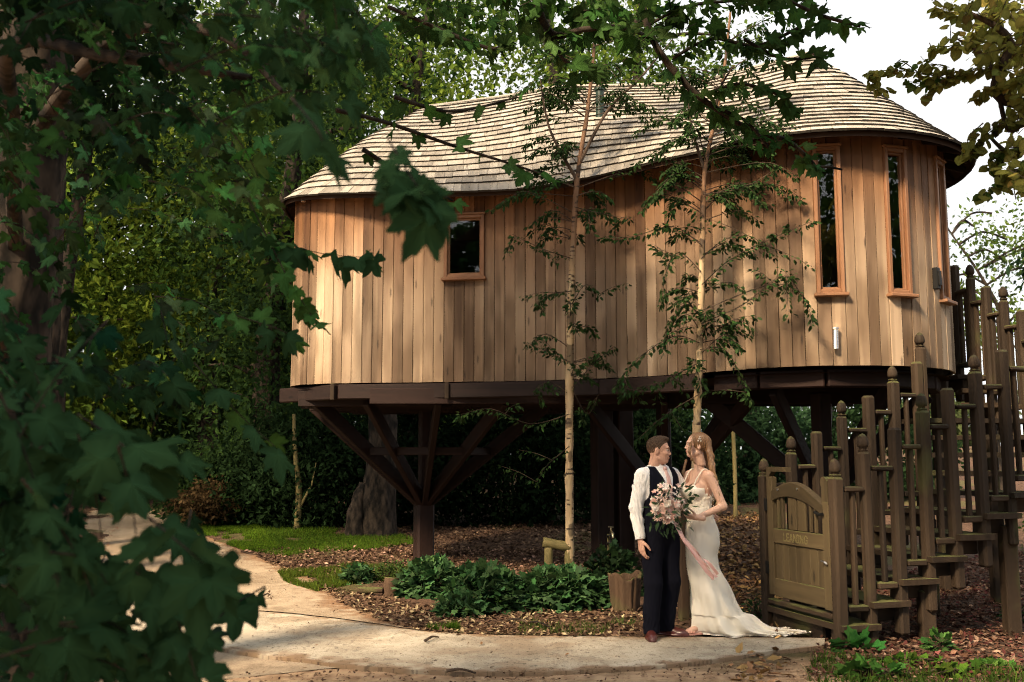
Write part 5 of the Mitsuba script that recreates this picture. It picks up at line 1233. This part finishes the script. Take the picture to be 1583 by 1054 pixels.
# ---------------------------------------------------------------- woods behind
def forest_tree(name, label, cat, x, y, h, crowns, nleaf, size, col, tr=.25, clump=.55, limbs_=True, tmpl=DIA, mat='leaf', per=70, col2=None, group=None, bare=True):
    k = thing(name, label, cat, group); z0 = float(rise(x, y)) - .2
    ct = []
    w = np.array([c[3] * c[4] * c[5] for c in crowns]) ** (2 / 3); w = w / w.sum()
    for c, ww in zip(crowns, w):
        m = max(3, int(nleaf / per * ww)); q = rdir(m) * rng.uniform(.25, 1.0, (m, 1)) ** .5
        ct.append(q * c[3:6] + np.array(c[:3]) + [x, y, 0])
    ct = np.vstack(ct)
    if bare:
        tp_ = spline([[x, y, z0], [x + rng.normal(0, .1), y, h * .3], [x + rng.normal(0, .25), y, h * .65], [x + rng.normal(0, .3), y, h * .95]], 24)
        parts = [tube(tp_, np.linspace(tr * 1.25, tr * .2, 24) * (1 + .3 * np.exp(-np.arange(24) / 1.2)), 12, .2, int(abs(x * 7)) + 1)]
        if limbs_:
            for q in ct[rng.permutation(len(ct))[:14]]:
                a_ = tp_[int(np.clip(np.searchsorted(tp_[:, 2], q[2] - .35 * np.hypot(q[0] - x, q[1] - y)), 3, 22))]
                parts.append(tube(spline([a_, (a_ + q) / 2 + [0, 0, .2], q], 9), np.linspace(tr * .32, .02, 9), 6))
        put('trunk', join(parts), 'dark_bark', k, smooth=True)
    n = len(ct) * per; i = np.repeat(np.arange(len(ct)), per)
    off = rng.normal(0, 1, (n, 3)) * [clump, clump, clump * .55]
    cc = np.array(col) * np.exp(rng.normal(0, .28, (len(ct), 1)))
    if col2 is not None: s_ = rng.random(len(ct))[:, None] ** 2; cc = cc * (1 - s_) + np.array(col2) * s_
    c_ = cc[i] * np.exp(rng.normal(0, .2, (n, 1)))
    d = unit(rdir(n) + unit(off) * .5 + [0, 0, -.3]); nn = rdir(n) * .8 + [0, 0, .7]
    m, colr = scatter(*tmpl, ct[i] + off, frames(d, nn), size * rng.uniform(.6, 1.3, n), c_)
    put('crown', m, mat, k, color=colr)
    return k
DK, MD, LT_ = (.022, .045, .018), (.042, .085, .020), (.12, .18, .03)
W8 = [  # x, y, h, crowns, n, size, colours, label
    (-15, 27, 15, [(0, 0, 8, 4, 3.5, 6.5)], 14000, .25, MD, LT_, 'broad tree at the far left edge of the woods, behind the sycamore'),
    (-11.2, 23.5, 14, [(0, 0, 8.5, 3, 2.6, 5.5), (.5, 0, 4, 2.4, 2, 2)], 15000, .20, (.11, .18, .03), (.20, .26, .035), 'sunlit yellow green tree behind the track, left of the dark conifer'),
    (-7.6, 25.5, 15, [(0, 0, 8.5, 3, 2.6, 6)], 15000, .21, (.06, .115, .025), (.18, .24, .035), 'tall green tree behind the bend of the track'),
    (-5.2, 21.5, 14, [(0, 0, 8.2, 2.2, 2.0, 5.4), (0, 0, 3.2, 1.7, 1.6, 2.2)], 15000, .16, DK, MD, 'dark dense tree just left behind the treehouse'),
    (-2.4, 24.5, 16, [(0, 0, 9.6, 2.9, 2.4, 5.0), (0, -4, 6.2, 3, 2, 2)], 11000, .19, (.06, .115, .025), (.18, .25, .035), 'tall tree above the left end of the shingle roof'),  # forward crown lobe, hidden by the house, added to shade the understorey
    (.5, 21.6, 15, [(0, 0, 10.3, 2.5, 2, 3.6), (0, -1.6, 6, 3.2, 2, 2)], 9000, .17, (.06, .115, .025), (.18, .25, .035), 'thick trunked tree rising behind the roof ridge'),  # lower crown lobe added behind the house to keep skylight off the ivy
    (3.4, 25, 16, [(0, 0, 10.5, 2.7, 2.4, 4.6)], 8500, .18, (.05, .095, .02), LT_, 'bright green tree behind the middle dip of the roof'),
    (6.6, 27.5, 12.5, [(0, 0, 8.9, 2.6, 2.2, 3.4)], 6500, .18, (.07, .11, .022), (.13, .16, .03), 'light yellow green tree showing left of the turret peak'),
    (9.1, 29, 13, [(0, 0, 9.2, 1.7, 1.6, 2.3)], 2600, .17, (.13, .14, .04), (.2, .2, .07), 'pale thin topped tree right behind the turret peak'),
    (-9, 34, 18, [(0, 0, 10, 4.5, 3, 7.5)], 14000, .32, (.07, .12, .025), (.2, .26, .04), 'hazy far tree filling the woods behind the left track'),
    (-4.3, 33, 18, [(0, 0, 11, 3.5, 3, 6.5)], 11000, .30, DK, MD, 'far dark tree behind the left end of the treehouse'),
    (-22, 30, 18, [(0, 0, 9, 5, 4, 8)], 5000, .28, MD, LT_, 'dim far tree beyond the left frame edge'),
    (-18.5, 33, 18, [(0, 0, 9, 5, 3, 8)], 12000, .34, MD, LT_, 'far tree at the left edge behind other trees'),
]
for x, y, h, cr, n, s_z, c1, c2, lb in W8: forest_tree('woodland_tree', lb, 'tree', x, y, h, cr, n, s_z, c1, .30 if y < 23 else .24, .6, col2=c2, group='trees of the wood behind the treehouse')
for x, y, r, lb in ((-7.35, 16.4, .16, 'dark trunk just right of the large sycamore trunk'), (-6.7, 14.3, .19, 'thicker dark trunk second from the large sycamore'), (-10.9, 26.3, .15, 'thin dark trunk third from the large sycamore')):
    forest_tree('slim_tree', lb, 'tree', x, y, 11, [(0, 0, 8.5, 1.8, 1.8, 2.2)], 3000, .2, DK, r, .5)
forest_tree('woodland_tree', 'tall tree added just outside the left frame edge to shade the ivy', 'tree', -7.4, 12.3, 15, [(0, 0, 11, 3.0, 3.0, 4.2)], 9000, .22, MD, .3, .6, group='trees of the wood round the viewer')  # added out of frame to shade the understorey behind the house
for i, (x, y, w_, h, c, c2, lb) in enumerate([(-26, 38, 5, 9, MD, LT_, 'far hedge like thicket at the left edge of the woods'), (-18, 39, 5, 9, (.07, .125, .028), (.20, .26, .035), 'far sunny thicket behind the slim dark trunks'), (-11.5, 37, 4.2, 9, (.08, .135, .03), (.22, .28, .04), 'far bright thicket at the end of the sandy track'), (-5, 40, 5, 9, (.07, .12, .025), (.2, .26, .04), 'far thicket behind the dark dense tree'), (1.5, 42, 5, 9, DK, MD, 'far dark thicket behind the middle of the treehouse'), (-14.5, 30, 2.6, 4.5, (.09, .15, .03), (.24, .30, .04), 'sunny bush left of the far end of the sandy track'), (-8.6, 28.5, 2.2, 4.5, DK, MD, 'dark green bush right of the far end of the sandy track')]):
    forest_tree('thicket', lb, 'thicket', x, y, h, [(0, 0, h * .45 + .8, w_, 2, h * .58)], 15000 if i < 5 else 8000, .40 if i < 5 else .22, c, bare=False, clump=.55, col2=c2)
for x, y, w_, h, lb in ((-11.2, 14.2, 1.9, 3.4, 'dark green bush at the left edge beside the track'), (-12.5, 19.5, 2.2, 4.2, 'tall dark bush left of the track, behind the big sycamore'), (-9.4, 9.6, 1.5, 2.4, 'low dark bush at the left behind the hanging leaves')):
    forest_tree('undergrowth_bush', lb, 'bush', x, y, h, [(0, 0, h * .45 + float(rise(x, y)), w_, 1.4, h * .6)], 7000, .16, DK, bare=False, clump=.3, col2=MD)
for x, y, h, lb in ((-17, 20, 13, 'tall tree in the dim left woods beyond the frame edge'), (-15.5, 12, 12, 'tall tree left of the picture by the hanging leaves')):
    forest_tree('woodland_tree', lb, 'tree', x, y, h, [(0, 0, h * .6, 3.2, 3, h * .4)], 7000, .28, MD, .28, .6, col2=LT_, group='trees of the wood round the viewer')
# the wood also stands round the viewer: it is what the window panes reflect
for x, y, h, lb in ((4.5, -7, 11, 'tall tree of the wood behind the viewer'), (10.5, -4, 11, 'tall tree behind the viewer to the right'), (14.5, 3.5, 10, 'tree of the wood far right beside the viewer'), (-1, -9, 12, 'broad tree straight behind the viewer')):
    forest_tree('woodland_tree', lb, 'tree', x, y, h, [(0, 0, h * .52, 3.2, 2.6, h * .46)], 7000, .30, MD, .3, .7, group='trees of the wood round the viewer')
# dark understorey right behind the house
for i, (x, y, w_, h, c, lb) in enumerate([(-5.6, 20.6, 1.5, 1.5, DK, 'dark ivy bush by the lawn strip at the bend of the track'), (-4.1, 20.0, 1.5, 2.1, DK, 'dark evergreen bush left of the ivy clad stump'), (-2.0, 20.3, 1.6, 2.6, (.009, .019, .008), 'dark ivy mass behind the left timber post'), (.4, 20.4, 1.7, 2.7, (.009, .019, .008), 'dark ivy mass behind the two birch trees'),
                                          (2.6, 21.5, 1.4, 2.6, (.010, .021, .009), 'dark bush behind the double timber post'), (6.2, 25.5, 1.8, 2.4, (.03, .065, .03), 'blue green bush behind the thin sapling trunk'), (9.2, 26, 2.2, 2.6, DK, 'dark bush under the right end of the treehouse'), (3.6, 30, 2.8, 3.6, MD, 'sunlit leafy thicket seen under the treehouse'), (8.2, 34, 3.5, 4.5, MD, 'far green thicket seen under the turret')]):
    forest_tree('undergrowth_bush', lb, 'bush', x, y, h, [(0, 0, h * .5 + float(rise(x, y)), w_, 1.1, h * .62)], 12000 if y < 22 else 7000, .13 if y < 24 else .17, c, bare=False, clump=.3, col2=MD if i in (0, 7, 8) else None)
forest_tree('reddish_shrub', 'low reddish brown shrub by the grass beside the ivy bush', 'bush', -5.9, 19.4, .9, [(0, 0, .5 + float(rise(0, 19.4)), .55, .4, .45)], 1800, .09, (.09, .06, .03), bare=False, clump=.15)
# right side: light trees and far woods
forest_tree('sapling_tree', 'airy light green tree right of the turret below the eave', 'tree', 9.3, 19, 6.4, [(-.3, 0, 4.9, 1.0, 1.0, 1.5), (.9, 0, 5.9, 1.2, 1, .8)], 3000, .11, (.07, .12, .025), .07, .32, col2=(.12, .17, .03))
for x, y, h, w_, lb in ((58, 100, 12, 12, 'far rounded pale green woods beyond the top of the stairs'), (72, 105, 13, 13, 'far pale wood at the right edge behind the railing'), (47, 110, 10, 10, 'far pale green tree mass behind the upper railing posts')):
    forest_tree('distant_tree', lb, 'tree', x, y, h, [(0, 0, h * .45, w_ * .5, 5, h * .55)], 6000, .8, (.12, .15, .06), .4, 1.2, False)
forest_tree('climbing_plant', 'dark leafy plant hanging over the upper stair post at the right edge', 'plant', 5.75, 10.6, 3, [(0, 0, 3.62, .22, .2, .14)], 260, .12, (.02, .045, .02), .02, .08, False, tmpl=OVAL, per=20)
forest_tree('green_bank', 'bright green bank of plants at the right edge under the stairs', 'plants', 9.2, 15.5, 1, [(0, 0, .3, 1.2, .8, .45)], 3000, .09, (.07, .13, .02), bare=False, clump=.2)
# small woody things under the house
q = G(590, 824); tr = thing('ivy_stump', 'thick grey broken trunk with moss standing behind the left post', 'stump')
p = P(585, 820, 18.2); zt = P(585, 610, 18.2)[2]
put('trunk', gnarl(tube(spline([[p[0], p[1], 0], [p[0], p[1], 1.0], [p[0] + .05, p[1], 2.2], [p[0] - .05, p[1], zt + 1]], 70), np.linspace(.30, .22, 70) * (1 + .5 * np.exp(-np.arange(70) / 5)), 44), .07, 6, 1.3), 'dark_bark', tr, smooth=True)
put('broken_stub', gnarl(tube(spline([[p[0] - .36, p[1] - .1, 0], [p[0] - .38, p[1] - .1, .6], [p[0] - .26, p[1], 1.15]], 50), np.linspace(.22, .09, 50), 36), .07, 7, 1.6), 'dark_bark', tr, smooth=True)
p = P(458, 815, 19.0); zt = P(452, 640, 19.0)[2]
sp_ = spline([[p[0], p[1], 0], [p[0] + .03, p[1], 1.0], [p[0] - .06, p[1], 1.7], [p[0] - .1, p[1], zt]], 20)
tag(put('bare_sapling', join([tube(sp_, np.linspace(.07, .03, 20), 8, .2, 3), tube([sp_[4], sp_[4] + [.25, 0, .5], sp_[4] + [.3, .1, .9]], [.03, .02, .008], 6)]), 'stake_wood', smooth=True), 'thin bare sapling trunk standing left of the mossy stump', 'sapling')
p = P(1136, 785, 21.5); zt = P(1136, 640, 21.5)[2]
tag(put('bare_sapling', tube(spline([[p[0], p[1], 0], [p[0] + .02, p[1], 1.4], [p[0] - .02, p[1], zt + .6]], 16), np.linspace(.05, .038, 16), 8, .15, 5), 'stake_wood', smooth=True), 'orange lit thin sapling trunk right of the bride under the house', 'sapling')

# ---------------------------------------------------------------- low plants, grass and litter
def mound(name, label, cat, u, v, rx, ry, h, n, size, col, tmpl=IVY, mat='glossy_leaf', y=None):
    c = G(u, v); k = thing(name, label, cat)
    th_, ph_ = rng.uniform(0, 2 * np.pi, n), np.arccos(rng.uniform(0, 1, n)); r_ = rng.uniform(.55, 1.05, n)
    o = np.c_[np.sin(ph_) * np.cos(th_), np.sin(ph_) * np.sin(th_), np.cos(ph_)]
    lump = 1 + .35 * (meshkit.noise(o * 2.6 + u, 3) - .5)
    q = o * (r_ * lump)[:, None] * [rx, ry, h] + c
    d = unit(o + rng.normal(0, .4, (n, 3)) + [0, 0, -.25]); nn = o * .6 + rng.normal(0, .35, (n, 3)) + [0, 0, .7]
    m, colr = scatter(*tmpl, q, frames(d, nn), size * rng.uniform(.6, 1.25, n), jitter(col, n, .28))
    kk = put('foliage', m, mat, k, color=colr); labels[kk] = {'kind': 'stuff'}
    st_ = [tube([c + [0, 0, -.02], (q[i] + c) / 2 + [0, 0, .03], q[i]], [.006, .005, .003], 4) for i in rng.permutation(n)[:30]]
    kk = put('stems', join(st_), 'bark', k); labels[kk] = {'kind': 'stuff'}
    return k
PL = (.055, .115, .045)
mound('leafy_bush', 'small low green bush, leftmost of the row beside the track', 'bush', 553, 902, .24, .22, .24, 300, .06, PL)
mound('fern_clump', 'feathery pale green clump before the foot of the left post', 'plant', 612, 896, .38, .2, .22, 700, .05, (.06, .10, .03), OVAL)
mound('leafy_bush', 'rounded dark green bush in front of the left timber post', 'bush', 668, 918, .43, .34, .40, 900, .075, PL)
mound('leafy_bush', 'spreading glossy green bush, third of the row from the left', 'bush', 752, 940, .50, .36, .42, 1100, .075, PL)
mound('leafy_bush', 'wide low green bush under the log rail', 'bush', 862, 938, .62, .40, .40, 1500, .078, PL)
mound('leafy_bush', 'tall loose green bush around the hollow log planter', 'bush', 945, 918, .40, .3, .52, 800, .065, (.034, .066, .028))
mound('leafy_bush', 'small trailing green bush in front of the third bush', 'bush', 712, 950, .26, .2, .18, 300, .07, PL)
mound('weed', 'low bright green weed at the foot of the gate latch post', 'weed', 1322, 1006, .20, .14, .10, 34, .10, (.04, .13, .03))
mound('weed', 'small green weed left of the gate hinge post', 'weed', 1172, 955, .20, .14, .18, 200, .05, (.04, .085, .03), OVAL)
mound('weed', 'leafy green weed at the bottom edge below the gate', 'weed', 1345, 1046, .26, .16, .09, 60, .075, (.05, .12, .025))
mound('weed', 'bright weed patch right of the gate in the leaf litter', 'weed', 1405, 1028, .28, .12, .07, 110, .05, (.07, .14, .02))
mound('weed', 'small upright weed by the lowest stair tread', 'weed', 1455, 1008, .12, .08, .16, 40, .06, (.05, .11, .03))
mound('weed', 'green weed at the bottom right corner', 'weed', 1545, 1040, .25, .14, .08, 90, .055, (.06, .13, .025))
mound('weed', 'small fern under the stairs at the right edge', 'weed', 1572, 965, .22, .15, .18, 120, .06, (.03, .08, .025), OVAL)
mound('weed', 'bright small weed at the bottom, right of the curved twig', 'weed', 1470, 1046, .18, .1, .07, 40, .06, (.08, .15, .02))

def blades(poly_list, label, h=(.05, .12)):
    B = []
    for poly, n, col in poly_list:
        w_ = np.array([G(*q)[:2] for q in poly]); g = in_poly(w_, n)
        nz = meshkit.fbm(np.c_[g * 1.6, g[:, :1] * 0], 3, 2)
        g = g[nz > .38]; n = len(g); a = rng.uniform(0, 2 * np.pi, n); hh = rng.uniform(*h, n)
        b = np.c_[g, ground_z(g[:, 0], g[:, 1])]; s_ = np.c_[np.cos(a), np.sin(a), 0 * a] * .007; tp_ = np.c_[rng.normal(0, .03, (n, 2)), hh]
        v = np.stack([b - s_, b + s_, b + tp_], 1).reshape(-1, 3)
        c = np.repeat(jitter(col, n, .3), 3, 0); B.append((v, np.arange(3 * n).reshape(-1, 3), c))
    m = join([x[:2] for x in B]); return tag(put('grass', m, 'leaf', color=np.vstack([x[2] for x in B])), label, 'grass', kind='stuff')
blades([([(255, 792), (330, 806), (420, 816), (600, 824), (655, 838), (560, 852), (430, 860), (370, 848), (300, 826)], 34000, (.085, .15, .018)), ([(250, 790), (290, 800), (400, 815), (430, 850), (380, 852), (300, 822)], 16000, (.13, .22, .02)),
        ([(430, 885), (520, 880), (540, 905), (490, 915), (440, 900)], 6000, (.09, .13, .02)), ([(660, 966), (700, 962), (715, 980), (665, 984)], 2500, (.06, .12, .015)), ([(520, 875), (640, 880), (640, 900), (540, 905)], 4000, (.07, .11, .02)),
        ([(1260, 1015), (1583, 1040), (1583, 1060), (1240, 1060)], 1500, (.06, .10, .02)), ([(800, 962), (985, 960), (985, 985), (800, 980)], 900, (.08, .11, .03))], 'short bright green grass strip between the sandy track and the woods', (.03, .09))
def litter(polys):
    B = Leaves()
    for poly, n, size, cols in polys:
        w_ = np.array([G(*q)[:2] for q in poly]); g = in_poly(w_, n)
        g = g[~shapely.contains_xy(laid.buffer(-.10) if n > 800 else laid.buffer(-2), g[:, 0], g[:, 1])]; n = len(g)
        c = np.array(cols)[rng.integers(len(cols), size=n)] * np.exp(rng.normal(0, .3, (n, 1)))
        B.add(np.c_[g, ground_z(g[:, 0], g[:, 1]) + rng.uniform(.004, .03, n)], rdir(n) * [1, 1, .3], rng.normal(0, .4, (n, 3)) + [0, 0, 1], size * rng.uniform(.6, 1.4, n), c)
    k = B.write(None, DIA, 'matte_vc', 0, 'leaf_litter'); tag(k, 'carpet of fallen brown leaves under and around the treehouse', 'fallen leaves', kind='stuff')
BR_ = [(.09, .055, .036), (.13, .082, .052), (.06, .036, .024), (.19, .125, .08), (.10, .060, .043)]
litter([([(520, 980), (640, 985), (800, 990), (1000, 992), (1000, 940), (700, 940), (560, 920), (480, 900)], 5000, .055, BR_ + [(.34, .27, .16)]), ([(380, 850), (700, 850), (1000, 850), (1000, 900), (560, 905), (440, 885)], 9000, .06, BR_ + [(.36, .22, .17)]),
        ([(560, 822), (1180, 790), (1180, 870), (600, 860)], 9000, .075, BR_), ([(1000, 860), (1200, 860), (1200, 990), (1000, 990)], 3000, .06, BR_), ([(1300, 900), (1583, 850), (1583, 1054), (1240, 1054), (1260, 1005)], 9000, .055, [(.10, .05, .035), (.13, .07, .045), (.07, .035, .025), (.10, .035, .032), (.26, .17, .12)]),
        ([(1060, 790), (1200, 770), (1200, 755), (1060, 770)], 2500, .1, [(.3, .19, .08), (.24, .13, .07)]), ([(350, 1044), (1260, 1022), (1260, 1060), (350, 1060)], 700, .03, BR_), ([(350, 950), (1250, 990), (1250, 1010), (700, 1045), (380, 1020)], 170, .028, BR_), ([(250, 800), (420, 870), (620, 970), (340, 950)], 120, .04, BR_)])
# fallen petals and stones here and there would be lost at this size; a few loose leaves lie on the paving
for u, v in ((1045, 1010), (880, 1018), (660, 1025), (745, 1000)):
    c = G(u, v) + [0, 0, .045]; m, col = scatter(*OVAL, np.array([c]), frames(rdir(1) * [1, 1, .1], np.array([[.2, .1, 1.0]])), [.05], np.array([[.25, .13, .06]]))
    tag(put('fallen_leaf', m, 'matte_vc', color=col), f'single small brown leaf lying on the concrete path {"below the man" if u == 1045 else "left of the couple" if u == 880 else "below the track mouth" if u == 660 else "beside the dark stick"}', 'fallen leaf')
